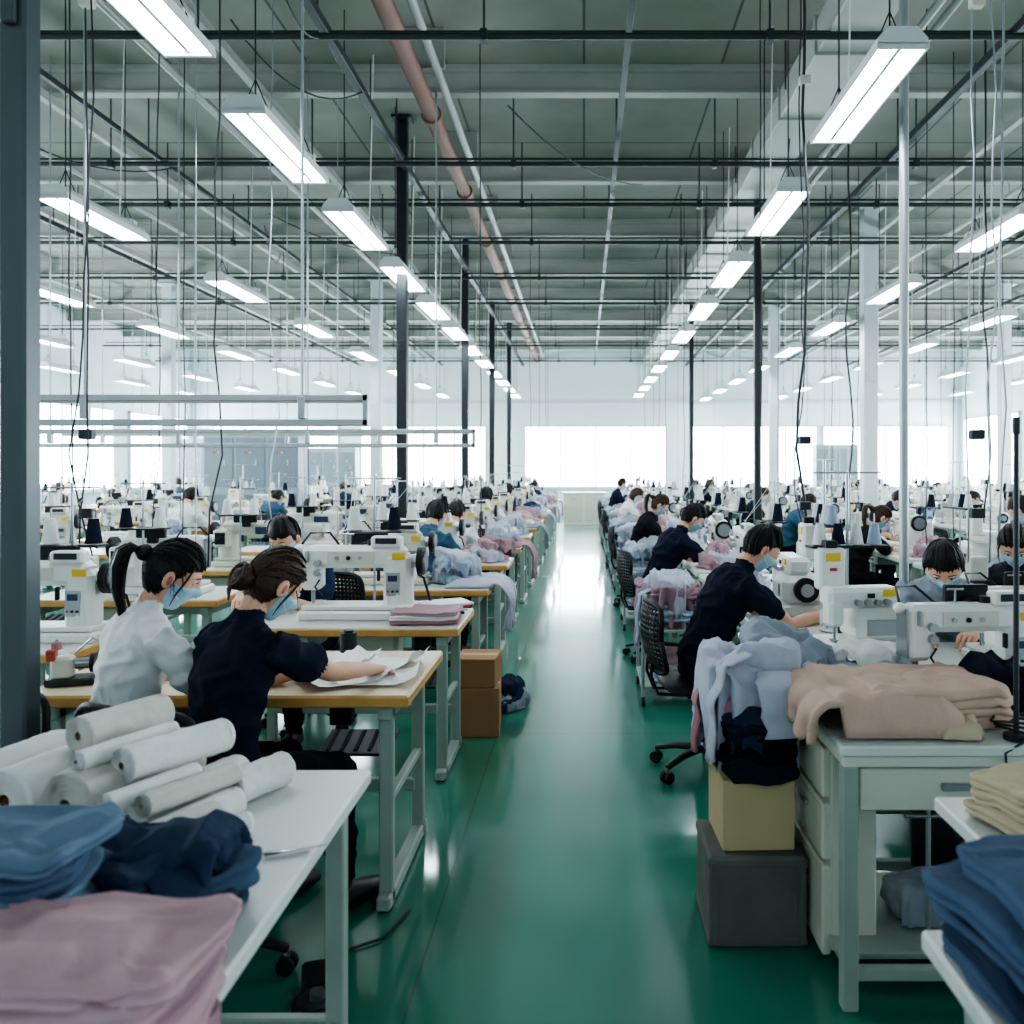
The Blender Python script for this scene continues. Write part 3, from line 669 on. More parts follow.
def person_mesh(name,shirt,pants,hair,style,mask=True,lean=.3,hy=.36,hz=.84,hand_sep=.12,handR=None,handL=None,hpitch=.55,hyaw=0,female=False,fine=False):
    k=.9 if female else 1.0
    W=MB();segs=[]
    def L(pts,rads,mat,side=(1,0,0),seg=18,lab=True):
        W.loft(pts,rads,mat,side,seg,.7)
        if lab:
            for (p,r),(p2,r2) in zip(zip(pts,rads),zip(pts[1:],rads[1:])):
                m=lambda r:(min(r) if isinstance(r,tuple) else r)
                segs.append((np.array(p),np.array(p2),m(r),m(r2),mat))
    P=Vector((0,0,.565))
    tsc=.96 if female else .98
    def sp(t):
        t*=tsc
        a=lean*.55+lean*.9*(t/.5);am=(lean*.55+a)/2
        return P+Vector((0,math.sin(am)*t,math.cos(am)*t))
    tor=[(-.09,.125,.10),(0,.172,.125),(.1,.158,.118),(.2,.142,.108),(.3,.156,.118),(.38,.172,.115),(.435,.170,.10),(.475,.13,.082),(.502,.068,.06)]
    pts=[sp(t) for t,_,_ in tor];rd=[(a*k*(1.05 if (female and i<2) else 1),b_*k) for i,(t,a,b_) in enumerate(tor)]
    W.loft(pts,rd,shirt,(1,0,0),24,.5)
    for i in range(len(pts)-1):
        for sg in(-1,0,1):
            f=lambda i:Vector((sg*max(0,rd[i][0]-rd[i][1]),0,0))
            segs.append((np.array(pts[i]+f(i)),np.array(pts[i+1]+f(i+1)),rd[i][1],rd[i+1][1],pants if i<1 else shirt))
    nb=sp(.502);na=lean*1.45
    nd=Vector((0,math.sin(na*.9+.15),math.cos(na*.9+.15)))
    hc=nb+nd*.075
    R=Matrix.Rotation(hyaw,3,'Z')@Matrix.Rotation(-hpitch,3,'X')
    headc=hc+R@Vector((0,.02,.075))
    L([nb-nd*.01,nb+nd*.05,headc+R@Vector((0,-.018,-.055))],[.054*k,.05*k,.05*k],SKIN)
    hands=[]
    for sx in(-1,1):
        sh=sp(.435)+Vector((sx*.168*k,0,0))
        tgt=(handR if sx>0 else handL)
        tgt=Vector(tgt) if tgt else Vector((sx*hand_sep,sp(.44).y+hy,hz))
        el,wr=ik(sh,tgt,.285*k+.01,.25*k+.01,Vector((sx*.55,-.25,-.9)))
        mid=sh.lerp(el,.62)
        L([sh+Vector((-sx*.05,0,0)),sh,sh.lerp(el,.3),mid],[.055*k,.063*k,.06*k,.066*k],shirt)
        L([sh.lerp(el,.5),el,el.lerp(wr,.3),wr],[.044*k,.037*k,.038*k,.026*k],SKIN)
        d=(wr-el).normalized();d=Vector((d.x*.8-sx*.1,d.y,-.22)).normalized()
        s=d.cross(Vector((0,0,1))).normalized();n=s.cross(d)
        L([wr-d*.01,wr+d*.03,wr+d*.065,wr+d*.085],[(.025,.019),(.034,.018),(.04,.015),(.036,.012)],SKIN,side=s)
        hands.append((sx,wr,d,s,n))
    for sx in(-1,1):
        hip=Vector((sx*.088,.0,.555));kn=Vector((sx*.125,.43*k,.50));an=Vector((sx*.12,.42*k+(.03 if sx>0 else -.06),.1))
        L([hip,hip.lerp(kn,.5),kn],[.095*k,.084*k,.064*k],pants);L([kn,kn.lerp(an,.35),an+Vector((0,0,.03))],[.064*k,.062*k,.048*k],pants)
        L([an+Vector((0,-.035,-.045)),an+Vector((0,.03,-.05)),an+Vector((0,.12,-.06)),an+Vector((0,.18,-.065))],[(.036,.05),(.04,.05),(.043,.036),(.034,.026)],SHOE)
    me=W.mesh('tmpb');o=bpy.data.objects.new('tmpb',me);COL.objects.link(o)
    md=o.modifiers.new('r','REMESH');md.mode='VOXEL';md.voxel_size=.0075 if fine else .014
    sm=o.modifiers.new('s','SMOOTH');sm.factor=.5;sm.iterations=5 if fine else 2
    bpy.context.view_layer.update();dg=bpy.context.evaluated_depsgraph_get();b=bpy.data.meshes.new_from_object(o.evaluated_get(dg));bpy.data.objects.remove(o)
    nv=len(b.vertices);co=np.empty(nv*3);b.vertices.foreach_get('co',co);co=co.reshape(-1,3)
    best=np.full(nv,9.);lab=np.zeros(nv,int);labs=[SKIN,shirt,pants,SHOE]
    for p0,p1,r0,r1,mt in segs:
        dv=p1-p0;t=np.clip(((co-p0)@dv)/max(1e-9,dv@dv),0,1);dd=np.linalg.norm(co-p0-t[:,None]*dv,axis=1)-(r0+(r1-r0)*t)
        w=dd<best;best[w]=dd[w];lab[w]=labs.index(mt) if mt in labs else 1
    nr=np.empty(nv*3);b.vertex_normals.foreach_get('vector',nr);nr=nr.reshape(-1,3)
    for i in range(nv):
        if lab[i] in(1,2):
            p=co[i];w=n3(p,5,1)
            r1=max(-.6,1-abs(n3((p[0]*1.3+w*.12,p[1]*1.3,p[2]*2.4+w*.1),6,2))*3.2)
            r2=max(-.6,1-abs(n3((p[0]*2+w*.1,p[1]*1.2,p[2]*1.4),9,6))*3.2)
            a=.008*r1+.005*r2+.003*n3(p,16,4)-.001
            co[i]+=nr[i]*a
    Q=MB();faces=[tuple(p.vertices) for p in b.polygons]
    fl=[max(set(lab[list(f)]),key=list(lab[list(f)]).count) for f in faces]
    Q.v.extend([tuple(v) for v in co])
    ks=[Q.mi(SKIN),Q.mi(shirt),Q.mi(pants),Q.mi(SHOE)]
    for f,l in zip(faces,fl): Q.f.append(f);Q.m.append(ks[l]);Q.sm.append(True)
    for sx,wr,d,s,n in hands:
        for j,(off,ln) in enumerate(((-.030,.066),(-.010,.077),(.0105,.072),(.030,.056))):
            off=off*sx
            p=wr+d*.078+s*off;dirs=[.25,.75,1.15];pp=[p-d*.02,p]
            for a,fr in zip(dirs,(.45,.32,.26)):
                a+=.06*j;p=p+(d*math.cos(a)-n*math.sin(a)*.8+s*off*.8).normalized()*ln*fr;pp.append(p)
            Q.loft(pp,[.009,.0092,.0084,.0076,.0066],SKIN,side=s,seg=10)
        ts=-s*sx;p=wr+d*.022+ts*.022
        Q.loft([p,p+ts*.018+d*.02-n*.006,p+ts*.026+d*.045-n*.014,p+ts*.024+d*.066-n*.022],[.013,.0115,.0095,.0078],SKIN,side=n,seg=10)
    head_into(Q,headc,R,hair,style,mask,fine)
    Q.loft([nb+Vector((math.cos(a)*.062*k,math.sin(a)*.06*k-.002,-.006+math.sin(a)*-.018)) for a in [2*pi*i/24 for i in range(25)]],[.006]*25,shirt,side=(0,0,1),seg=6,cap=0)
    return Q.mesh(name)
SHW=cloth('tshirt_white',(222,222,222));SHN=cloth('tshirt_navy',(22,28,44));SHD=cloth('polo_dark_blue',(30,46,70));SHK=cloth('tshirt_black',(24,26,31))
PJ=cloth('trousers_black',(18,20,27));PD_=cloth('trousers_denim',(34,46,66));SHP=cloth('tshirt_pinkgrey',(186,158,158));SHG=cloth('shirt_grey',(134,142,152));SHB=cloth('shirt_teal',(58,84,104))

a=math.radians
w2=person_mesh('seated_seamstress',SHN,PJ,HAIRB,2,True,.26,female=True,fine=True,handR=(.10,.58,.80),handL=(-.12,.5,.80),hpitch=.6,hyaw=-.22)
place(w2,'seated_seamstress',(-1.15,2.64,0),a(-32));place(CH,'office_chair',(-1.16,2.58,0),a(-18))
w1=person_mesh('seated_seamstress',SHW,PD_,HAIR,1,True,.2,female=True,fine=True,handR=(.14,.42,.80),handL=(-.1,.42,.80),hpitch=.48,hyaw=-.45)
place(w1,'seated_seamstress',(-1.55,2.82,0),a(-42));place(CH,'office_chair',(-1.55,2.80,0),a(-42))
m1=person_mesh('seated_tailor',SHN,PD_,HAIR,0,True,.42,fine=True,handR=(.1,.62,.80),handL=(-.1,.60,.80),hpitch=.6)
place(m1,'seated_tailor',(.60,4.30,0),a(-84));place(CH,'office_chair',(.60,4.3,0),a(-84))
place(m1,'seated_tailor',(.58,6.85,0),a(-80));place(CH,'office_chair',(.58,6.85,0),a(-80))
w3=person_mesh('seated_seamstress',SHG,PJ,HAIR,3,True,.45,female=True,fine=True,hpitch=.8)
place(w3,'seated_seamstress',(1.74,4.16,0),a(160));place(CH,'office_chair',(1.74,4.18,0),a(160))
w4=person_mesh('seated_seamstress',C_DK,PJ,HAIR,1,True,.35,female=True,hpitch=.6)
far=[person_mesh('seated_tailor',SHD,PJ,HAIR,0,True,.35,hpitch=.55),w4,
     person_mesh('seated_seamstress',SHP,PD_,HAIR,2,True,.4,female=True,hpitch=.7),
     person_mesh('seated_tailor',SHG,PJ,HAIR,0,True,.22,hpitch=.4,hyaw=.3),
     person_mesh('seated_seamstress',SHW,PJ,HAIRB,3,True,.3,female=True,hpitch=.6,hyaw=-.3)]
place(w4,'seated_seamstress',(2.36,4.62,0),a(150));place(CH,'office_chair',(2.36,4.64,0),a(150))
def worker(x,y,rz):
    i=random.randrange(5);me=far[i];sc=random.uniform(.95,1.03);o=place(me,me.name.split('.')[0],(x,y,0),rz,(random.uniform(.94,1.08),1,sc))
    sh=random.choice([SHW,SHN,SHD,SHP,SHG,SHB,SHW,SHG,SHK,SHN,SHW]);o.material_slots[1].link='OBJECT';o.material_slots[1].material=sh
    if random.random()<.3:
        for sl in o.material_slots:
            if sl.material is HAIR: sl.link='OBJECT';sl.material=HAIRB
    place(CH,'office_chair',(x,y,0),rz)

# ------------------------------------------------------------------ stations
heaps=[heap_mesh('garment_heap',.5,.5,.24,[C_SKY,C_LAV,C_GREY],3),heap_mesh('garment_heap',.5,.5,.20,[C_PINK,C_MAU,C_LAV],5),
       heap_mesh('garment_heap',.5,.5,.24,[C_WHT,C_LAV,C_SKY],8),heap_mesh('garment_heap',.45,.45,.22,[C_STEELB,C_DEN,C_SKY],11),heap_mesh('garment_heap',.5,.45,.2,[C_KHA,C_PINK,C_WHT],14),
       heap_mesh('garment_heap',.5,.5,.16,[C_NAVY,C_DEN,C_GREY],19)]
drapes=[drape_mesh('draped_garments',.3,.34,.5,C_LAV,1),drape_mesh('draped_garments',.3,.3,.5,C_SKY,2),drape_mesh('draped_garments',.3,.38,.5,C_MAU,3),drape_mesh('draped_garments',.3,.32,.5,C_GREY,4),drape_mesh('draped_garments',.3,.36,.5,C_STEELB,6)]
def trolley(cs,seed):
    q=MB();rnd=random.Random(seed)
    for sx in(-1,1):
        for sy in(-1,1): q.cyl((sx*.19,sy*.24,.06),(sx*.19,sy*.24,.5),.012,STEEL,8);q.cyl((sx*.19-.01,sy*.24,.03),(sx*.19+.01,sy*.24,.03),.03,RUB,12)
    for z in(.12,.48): q.box((0,0,z),(.40,.5,.02),GLEG,.004)
    for i in range(3): folded_into(q,(0,0,.155+.05*i),.3,.36,.05,cs[(i+1)%4],seed+i,rnd.uniform(-.2,.2),1.6)
    z=.49
    for i in range(5): folded_into(q,(rnd.uniform(-.02,.02),rnd.uniform(-.03,.03),z+.025),.34,.42,.055,cs[i%4],seed+20+i,rnd.uniform(-.25,.25),1.8,rnd.uniform(-.05,.05));z+=.047
    drop_into(q,(0,0,.3),.36,.44,z-.3+.02,.34,cs[0],seed+5,9,.3,.03,rz=rnd.uniform(-.3,.3))
    drop_into(q,(0,.06,.3),.33,.34,z-.3+.06,.24,cs[1],seed+6,7,.3,.035,rz=rnd.uniform(-.5,.5),tilt=.3)
    drop_into(q,(.02,-.08,.3),.3,.28,z-.3+.08,.2,cs[2],seed+7,7,.3,.035,rz=rnd.uniform(-.8,.8),tilt=.3)
    sleeve_into(q,[(-.1,-.1,z+.03),(-.2,-.12,z-.03),(-.225,-.13,z-.2),(-.22,-.15,z-.36)],.06,cs[1],seed)
    sleeve_into(q,[(-.1,.12,z+.03),(-.19,.12,z-.02),(-.22,.11,z-.14),(-.21,.1,z-.28)],.055,cs[0],seed+2)
    return q.mesh('garment_trolley')
TR=[trolley([C_SKY,C_LAV,C_GREY,C_STEELB],301),trolley([C_MAU,C_SKY,C_LAV,C_PINK],311),trolley([C_GREY,C_STEELB,C_LAV,C_NAVY],321)]
TZ=.7535
cab=MB()
CABL=M('cable_black',(34,36,38),.6)
def cable(x,y,z0,r=.006,mat=None,wig=.02):
    q=cab;s=random.random()*50;n=14
    pts=[(x+wig*n3((k*.5,0,0),.9,s)*(1-k/n)*2,y+wig*n3((0,k*.5,0),.9,s)*(1-k/n)*2,z0+(H-z0)*k/n) for k in range(n+1)]
    q.loft(pts,[r]*(n+1),mat or CABL,seg=6,cap=0)
def rot2(x,y,rz,dx,dy): c,s=math.cos(rz),math.sin(rz);return x+c*dx-s*dy,y+s*dx+c*dy
def station(x,y,rz,mach=True,table=None,mi=None,mrz=None,ox=None,wires=True,msc=1.14):
    place(table or TB,'sewing_table',(x,y,0),rz)
    if mach:
        r=random.random()
        me=OV if r<.25 else MC[r<.6]
        if mi is not None:me=mi
        if ox is None: ox=-.1 if me is OV else -.12
        mx,my=rot2(x,y,rz,ox,.0)
        place(me,'overlock_machine' if me is OV else 'sewing_machine',(mx,my,TZ),rz if mrz is None else mrz,msc)
        if wires:
            hx,hy=rot2(x,y,rz,.3,.26)
            if random.random()<.4: cable(hx,hy,TZ,.005)
            hx,hy=rot2(x,y,rz,-.45,.26)
            if random.random()<.25: cable(hx,hy,TZ,.004,GALV,.0)
# left aisle row
place(sew_table(1.34,.72,WARM,WOOD,False),'paper_work_table',(-1.27,3.26,0))
station(-1.2,4.42,0,mi=MC[0],ox=.04,wires=False,msc=1.2)
y=5.72;i=0
while y<22:
    station(-1.2,y,0)
    place(heaps[[0,1,2,0,4,1,3,2][i%8]],'garment_heap',(-.84,y+.02,TZ),random.uniform(0,6),(.9,.9,.9))
    if i%2==0 : place(drapes[[0,2,3,1][i//2%4]],'draped_garments',(-.6,y,TZ),pi)
    if i>0 and random.random()<.6: worker(-1.3,y-.52,random.uniform(-.5,.5))
    y+=1.38;i+=1
place(far[0],'seated_tailor',(-1.62,5.02,0),a(168));place(CH,'office_chair',(-1.62,5.04,0),a(168))
# other left rows
for ri,(rx,ys) in enumerate(((-2.75,3.85),(-4.9,3.6),(-7.0,4.6),(-9.8,5.2))):
    y=ys;i=0
    while y<23:
        sg=pi if ri%2==0 else 0
        f0=(ri==0 and i==0)
        if not(ri in(1,2) and 14.2<y<16.8):
            station(rx,y,sg,mi=MC[0] if f0 else None,mrz=0 if f0 else None,ox=-.30 if f0 else None)
            if random.random()<.45 and not f0: worker(rx-.05,y+(-.52 if sg==0 else .52),sg+random.uniform(-.5,.5))
            if random.random()<.55 and not f0: place(random.choice(heaps),'garment_heap',(rx+(.4 if sg==0 else -.4),y+.02,TZ),random.uniform(0,6),(.6,.65,.8))
        y+=1.45 if ri<2 else 1.6;i+=1
# right aisle row
y=4.42;i=0
while y<22:
    station(1.12,y,-pi/2,table=TBR,mi=(OV if i==0 else None),ox=-.15)
    if i==0: place(heaps[2],'garment_heap',(1.2,y-.40,TZ),2,(.45,.3,.5))
    else: place(heaps[[5,0,1,2,0,4][i%6]],'garment_heap',(1.02,y-.36,TZ),random.uniform(0,6),(.66,.55,.9))
    if i in(4,7,10): worker(.58,y-.0,a(-85)+random.uniform(-.2,.2))
    elif i not in(0,2):
        place(TR[i%3],'garment_trolley',(.57,y+.05,0),0,(1,1.15,1))
    y+=1.27;i+=1
for ri,(rx,ys) in enumerate(((3.0,3.9),(5.2,4.2),(7.2,4.6),(9.5,5.4))):
    y=ys;i=0
    while y<23:
        sg=-1 if i%2 else 1
        station(rx,y,-pi/2 if i%2 else pi/2,table=TBR)
        wx=rx+sg*.54
        if random.random()<.5: worker(wx,y,sg*pi/2+random.uniform(-.3,.3))
        if random.random()<.6: place(random.choice(heaps),'garment_heap',(rx,y+.38*(-1 if i%2 else 1),TZ),random.uniform(0,6),(.6,.5,.8))
        y+=1.3;i+=1

# ------------------------------------------------------------------ left foreground table + goods
def plain_table(name,x0,x1,y0,y1):
    q=MB();w=x1-x0;d=y1-y0;cx=(x0+x1)/2;cy=(y0+y1)/2;h=.75
    q.box((cx,cy,h-.0175),(w,d,.035),LAM,.005);q.box((cx,cy,h-.06),(w-.12,d-.12,.05),GLEG,.004)
    for x in(x0+.06,x1-.06):
        for y in(y0+.1,y1-.1): q.box((x,y,(h-.035)/2),(.045,.045,h-.035),GLEG,.004);q.box((x,y,.01),(.07,.07,.02),RUB,.003)
        q.box((x,cy,.16),(.03,d-.2,.035),GLEG,.004)
    q.box((cx,y1-.1,.16),(w-.12,.03,.035),GLEG,.004)
    q.obj(name)
plain_table('packing_table',-1.9,-.55,.95,2.2)
OFFW=cloth('offwhite',(200,197,188))
q=MB()
rl=[((-1.08,1.78,.072),(-.98,2.08,.072),.07),((-1.235,1.82,.068),(-1.15,2.12,.068),.066),((-.95,1.78,.047),(-.83,2.04,.047),.045),
    ((-1.155,1.95,.165),(-1.07,2.15,.165),.044),((-.995,1.84,.136),(-.875,2.06,.133),.040),((-.89,1.66,.034),(-.78,1.90,.034),.032),((-.93,1.56,.027),(-.84,1.74,.027),.025),((-.825,1.62,.023),(-.725,1.82,.023),.021),((-.81,1.96,.041),(-.74,2.09,.041),.040),((-.90,1.74,.088),(-.80,1.94,.084),.024),((-1.375,1.8,.066),(-1.30,2.12,.066),.064),((-1.07,1.80,.158),(-.98,2.02,.156),.022),((-.86,1.60,.070),(-.77,1.78,.066),.018),((-.965,1.72,.10),(-.87,1.90,.10),.020)]
for i,(p,e,r) in enumerate(rl): roll_into(q,p,e,r,[OFFW,C_WHT,C_WHT][i%3],i)
q.obj('fabric_rolls',(0,0,.751))
q=MB()
for i in range(5): folded_into(q,(-.75-.028*i,1.64-.035*i,.010+.004*i),.20,.05,.016,[C_WHT,C_KHA,OFFW][i%3],60+i,.95+.12*i,1.2)
q.obj('fabric_offcuts',(0,0,.752))
place(stack_mesh('folded_denim',.33,.26,6,.033,[C_STEELB,C_LDEN,C_STEELB,C_LDEN,C_STEELB,C_LDEN],41,.016,1.25),'folded_denim',(-.95,1.32,.752),.12)
q=MB()
for i,(dx,dy,z,w_,d_,t_,r_,tl,m_) in enumerate([(0,0,.022,.33,.25,.042,.3,.0,C_DEN),(-.05,.05,.056,.28,.22,.038,-.4,.05,C_DEN),(.05,.0,.058,.27,.18,.038,.7,.10,C_STEELB),(.0,.04,.085,.26,.19,.036,.15,-.05,C_DEN),(-.04,-.02,.11,.24,.17,.034,-.35,.06,C_DEN)]):
    folded_into(q,(dx,dy,z),w_,d_,t_,m_,80+i,r_,1.5,tl)
drop_into(q,(.04,.02,0),.24,.18,.115,.07,C_DEN,96,8,.26,.022,tilt=.1)
sleeve_into(q,[(.0,-.02,.12),(.08,-.07,.105),(.13,-.1,.06),(.15,-.12,.02)],.042,C_DEN,90,(1,1,0));sleeve_into(q,[(-.06,-.04,.13),(-.06,-.1,.11),(-.03,-.15,.05)],.042,C_STEELB,91,(1,0,0))
q.obj('navy_garment_heap',(-.775,1.48,.752))
place(stack_mesh('folded_pink_garments',.40,.24,5,.031,[C_MAU,C_PINK,C_MAU,C_PINK,C_PINK],51,.018,1.2),'folded_pink_garments',(-.70,1.11,.752),-.1)
q=MB()
for s in(-1,1):
    q.loft([(0,0,.006+.002*s),(s*.006,.08,.006+.002*s),(0,.12,.006)],[(.007,.0015),(.006,.0015),(.001,.001)],STEEL,seg=8)
    q.loft([(s*.018+.016*math.cos(t),-.04+.026*math.sin(t),.006) for t in [2*pi*k/14 for k in range(15)]],[.004]*15,BLACK,side=(0,0,1),seg=6,cap=0)
q.obj('scissors',(-.64,1.70,.752),-1.2)
q=MB();q.cyl((0,0,.0),(0,0,.05),.07,BLACK,28);q.cyl((0,0,.05),(0,0,.06),.055,DARK,28);q.cyl((0,0,.06),(0,0,.08),.02,STEEL,16);q.box((.0,.13,.03),(.09,.14,.06),BLACK,.01);q.loft([(0,.2,.03),(.06,.3,.01),(.2,.35,.008),(.3,.5,.008)],[.005]*4,CABL,seg=6)
q.obj('foot_pedal',(-.74,2.36,0),.3)
q=MB()
q.box((0,0,.012),(.16,.1,.024),DARK,.004);q.box((-.03,0,.06),(.07,.07,.08),CREAM,.01);q.cyl((.01,0,.07),(.06,0,.07),.02,STEEL,14);q.cyl((.06,0,.07),(.075,0,.07),.034,BLACK,20);q.cyl((-.05,0,.1),(-.05,0,.16),.005,STEEL,8);q.cyl((-.05,0,.125),(-.05,0,.15),.018,C_ROSE,14);q.box((-.06,-.03,.11),(.03,.03,.04),RED,.004);q.loft([(.0,.03,.1),(.05,.05,.15),(.1,.04,.13)],[.004]*3,STEEL,seg=8)
q.obj('bobbin_winder',(-1.84,3.06,.756),.3)

q=MB()
def sheet(cx,cy,r,z,w=.30,d=.22,curl=.02,seed=0):
    vs=[];n=12
    for i in range(n+1):
        for j in range(n+1):
            u=i/n-.5;v=j/n-.5;x,y_=rot2(cx,cy,r,u*w,v*d)
            vs.append((x,y_,z+curl*(max(0,abs(u)-.25)*2)**2*(1+n3((u*3,v*3,0),1,seed))+.002))
    q.add(vs,[(i*(n+1)+j,(i+1)*(n+1)+j,(i+1)*(n+1)+j+1,i*(n+1)+j+1) for i in range(n) for j in range(n)],PAPER)
for i,(x,y,r) in enumerate(((-.92,3.2,.1),(-.80,3.34,-.25),(-1.12,3.22,.35),(-.76,3.12,.05),(-1.0,3.4,-.1),(-.88,3.1,.5))): sheet(x,y,r,.002*i,.32,.24,.18 if i%2 else .09,i)
q.obj('pattern_papers',(0,0,.756))
q=MB();q.cyl((0,0,0),(0,0,.09),.035,BLACK,20);q.cyl((0,0,.09),(0,0,.1),.02,DARK,16);q.obj('thread_pot',(-.98,3.54,.756))
place(stack_mesh('folded_garments',.36,.26,3,.020,[C_ROSE,C_WHT,C_PINK],61,wr=.6),'folded_garments',(-.80,4.30,TZ),.05)
q=MB()
for i in range(4): q.box((.01*i,.0,.008+.014*i),(.26,.19,.012),[NAVYP,PAPER,RED,PAPER][i],.002,Matrix.Rotation(.1*i,3,'Z'))
q.obj('stacked_order_books',(-.78,4.58,TZ),.2)
def carton(name,w,d,h,loc,rz,mat):
    q=MB();q.box((0,0,h/2),(w,d,h),mat,.004)
    q.box((0,-d/4-.001,h+.001),(w*.99,d/2-.004,.004),mat,.001);q.box((0,d/4+.001,h+.001),(w*.99,d/2-.004,.004),mat,.001)
    q.box((0,0,h+.0035),(w*.98,.05,.001),CARD2 if mat is CARD else CARD,.0003)
    q.obj(name,loc,rz)
carton('cardboard_box',.26,.3,.27,(-.62,4.98,0),.06,CARD);carton('cardboard_box',.24,.28,.16,(-.62,4.99,.275),-.05,CARD)
place(heaps[5],'garment_heap',(-.56,5.45,0),1,(.8,.8,1))
q=MB();q.box((0,0,.145),(.31,.30,.29),CONC,.008)
for z in(.02,.27):q.box((0,0,z),(.318,.308,.025),CONC,.003)
for sx in(-.14,.14):q.box((sx,-.152,.145),(.025,.008,.26),CONC,.002)
q.obj('storage_crate',(.555,2.86,0),0)
carton('cardboard_box',.235,.25,.225,(.56,2.87,.293),.04,CARD2)
q=MB()
folded_into(q,(0,0,.03),.24,.26,.06,C_NAVY,401,.1,1.8);folded_into(q,(.01,.01,.085),.25,.26,.055,C_BLK,402,-.2,1.8);folded_into(q,(0,.02,.135),.24,.26,.05,C_NAVY,403,.15,1.8)
drop_into(q,(0,.03,0),.24,.26,.20,.13,C_DEN,404,8,.28,.025)
drop_into(q,(-.02,.12,0),.26,.32,.25,.22,C_ROSE,405,8,.3,.025)
drop_into(q,(.08,.18,0),.36,.38,.31,.24,C_LAV,406,9,.3,.03)
drop_into(q,(.0,.10,0),.30,.32,.345,.34,C_LAV,407,8,.34,.035,tilt=.3)
drop_into(q,(.14,.20,0),.30,.30,.385,.16,C_GREY,408,8,.3,.035,tilt=.3)
drop_into(q,(.05,.10,0),.24,.2,.38,.22,C_LAV,409,7,.3,.035,tilt=.3)
sleeve_into(q,[(-.04,.02,.38),(-.12,-.02,.34),(-.155,-.04,.22),(-.15,-.05,.02)],.062,C_LAV,410)
sleeve_into(q,[(-.06,.2,.34),(-.14,.2,.31),(-.175,.18,.18),(-.175,.17,-.02)],.055,C_ROSE,412)
sleeve_into(q,[(.06,-.03,.33),(.05,-.10,.28),(.06,-.14,.12)],.062,C_LAV,413,(1,0,0))
q.obj('garment_pile',(.57,2.84,.525))
# near right table with drawers
q=MB();x0,x1,y0,y1=.72,2.05,2.38,3.1
q.box(((x0+x1)/2,(y0+y1)/2,.735),(x1-x0,y1-y0,.03),LAM,.005);q.box(((x0+x1)/2,(y0+y1)/2,.705),(x1-x0-.02,y1-y0-.02,.035),CREAM,.003)
for x in(x0+.03,x1-.03):
    for y in(y0+.03,y1-.03):q.box((x,y,.345),(.045,.045,.69),GLEG,.004)
q.box((x0+.35,y0+.04,.62),(.58,.03,.12),CREAM,.004);q.box((x0+.35,y0+.02,.63),(.12,.015,.02),STEEL,.003)
for k,z in enumerate((.6,.42,.18)):
    hh=(.15,.17,.27)[k];q.box((x0+.02,y0+.42,z),(.03,.42,hh),CREAM,.006);q.box((x0+.0,y0+.42,z+.03),(.012,.1,.018),STEEL,.003)
q.box((x0+.10,y0+.42,.36),(.14,.43,.6),CREAM,.006)
q.box(((x0+x1)/2,y0+.36,.1),(x1-x0-.05,.5,.02),GLEG,.003)
q.box(((x0+x1)/2+.2,y1-.06,.4),(x1-x0-.5,.02,.58),DARK,.003)
for y in(y0+.03,y1-.03):q.box(((x0+x1)/2,y,.1),(x1-x0-.05,.03,.035),GLEG,.003)
for x in(1.02,1.2,1.5): q.cyl((x,y0+.14,.11),(x,y0+.14,.68),.008,STEEL,8)
q.cyl((.95,y0+.14,.5),(1.6,y0+.14,.5),.008,STEEL,8)
q.box((1.35,y0+.35,.5),(.4,.2,.02),GLEG,.003);q.box((1.35,y0+.35,.56),(.3,.16,.1),DARK,.01);q.cyl((1.2,y0+.25,.42),(1.2,y0+.2,.42),.06,DARK,20)
q.obj('drawer_work_table')
q=MB()
for i,m in enumerate((C_GREY,C_DK,C_KHA,C_DK)):drop_into(q,(.17*i-.25,.02*(i%2),0),.2,.22,.09+.03*(i%2),.12,m,200+i,6,.3,.03,70,20)
q.obj('rag_pile',(1.32,2.72,.112))
place(drape_mesh('draped_peach_cloth',.40,.14,.46,C_BEIGE,21,.02,.02,.10),'draped_peach_cloth',(.74,2.66,.752),0)
place(stack_mesh('folded_peach_fabric',.46,.36,2,.055,[C_BEIGE,C_BEIGE],23,wr=1.2),'folded_peach_fabric',(1.06,2.66,.752),.12)
q=MB()
drop_into(q,(-.02,.28,0),.34,.2,.10,.1,C_SKY,151,8,.3,.02);drop_into(q,(.12,.25,0),.26,.2,.08,.1,C_STEELB,152,7,.3,.02);drop_into(q,(.0,.3,0),.22,.16,.16,.06,C_WHT,153,6,.3,.02)
drop_into(q,(.36,.10,0),.2,.18,.12,.14,C_NAVY,154,6,.3,.03);drop_into(q,(.42,.02,0),.14,.14,.09,.1,C_BLK,155,6,.3,.03)
q.obj('garment_heap',(1.0,2.72,.752))
q=MB();drop_into(q,(0,0,0),.14,.10,.05,.04,C_KHA,170,6,.3,.015);drop_into(q,(-.06,.04,0),.10,.08,.035,.03,C_WHT,171,5,.3,.01);q.obj('cotton_gloves',(1.08,2.46,.752))
q=MB()
for j in range(3):
    pts=[(.09*math.cos(t*1.0+j)*(1+.1*j),.07*math.sin(t+j),.008+.012*j+.02*abs(math.sin(t*1.3+j))) for t in [k*.4 for k in range(18)]]
    q.loft(pts,[.004]*18,CABL,seg=6)
q.loft([(.05,-.05,.01),(-.06,-.09,.01),(-.12,-.10,-.02),(-.12,-.11,-.12),(-.02,-.11,-.17),(.06,-.105,-.08),(.1,-.09,.012)],[.004]*7,CABL,seg=6)
q.obj('coiled_cable',(1.3,2.48,.752))
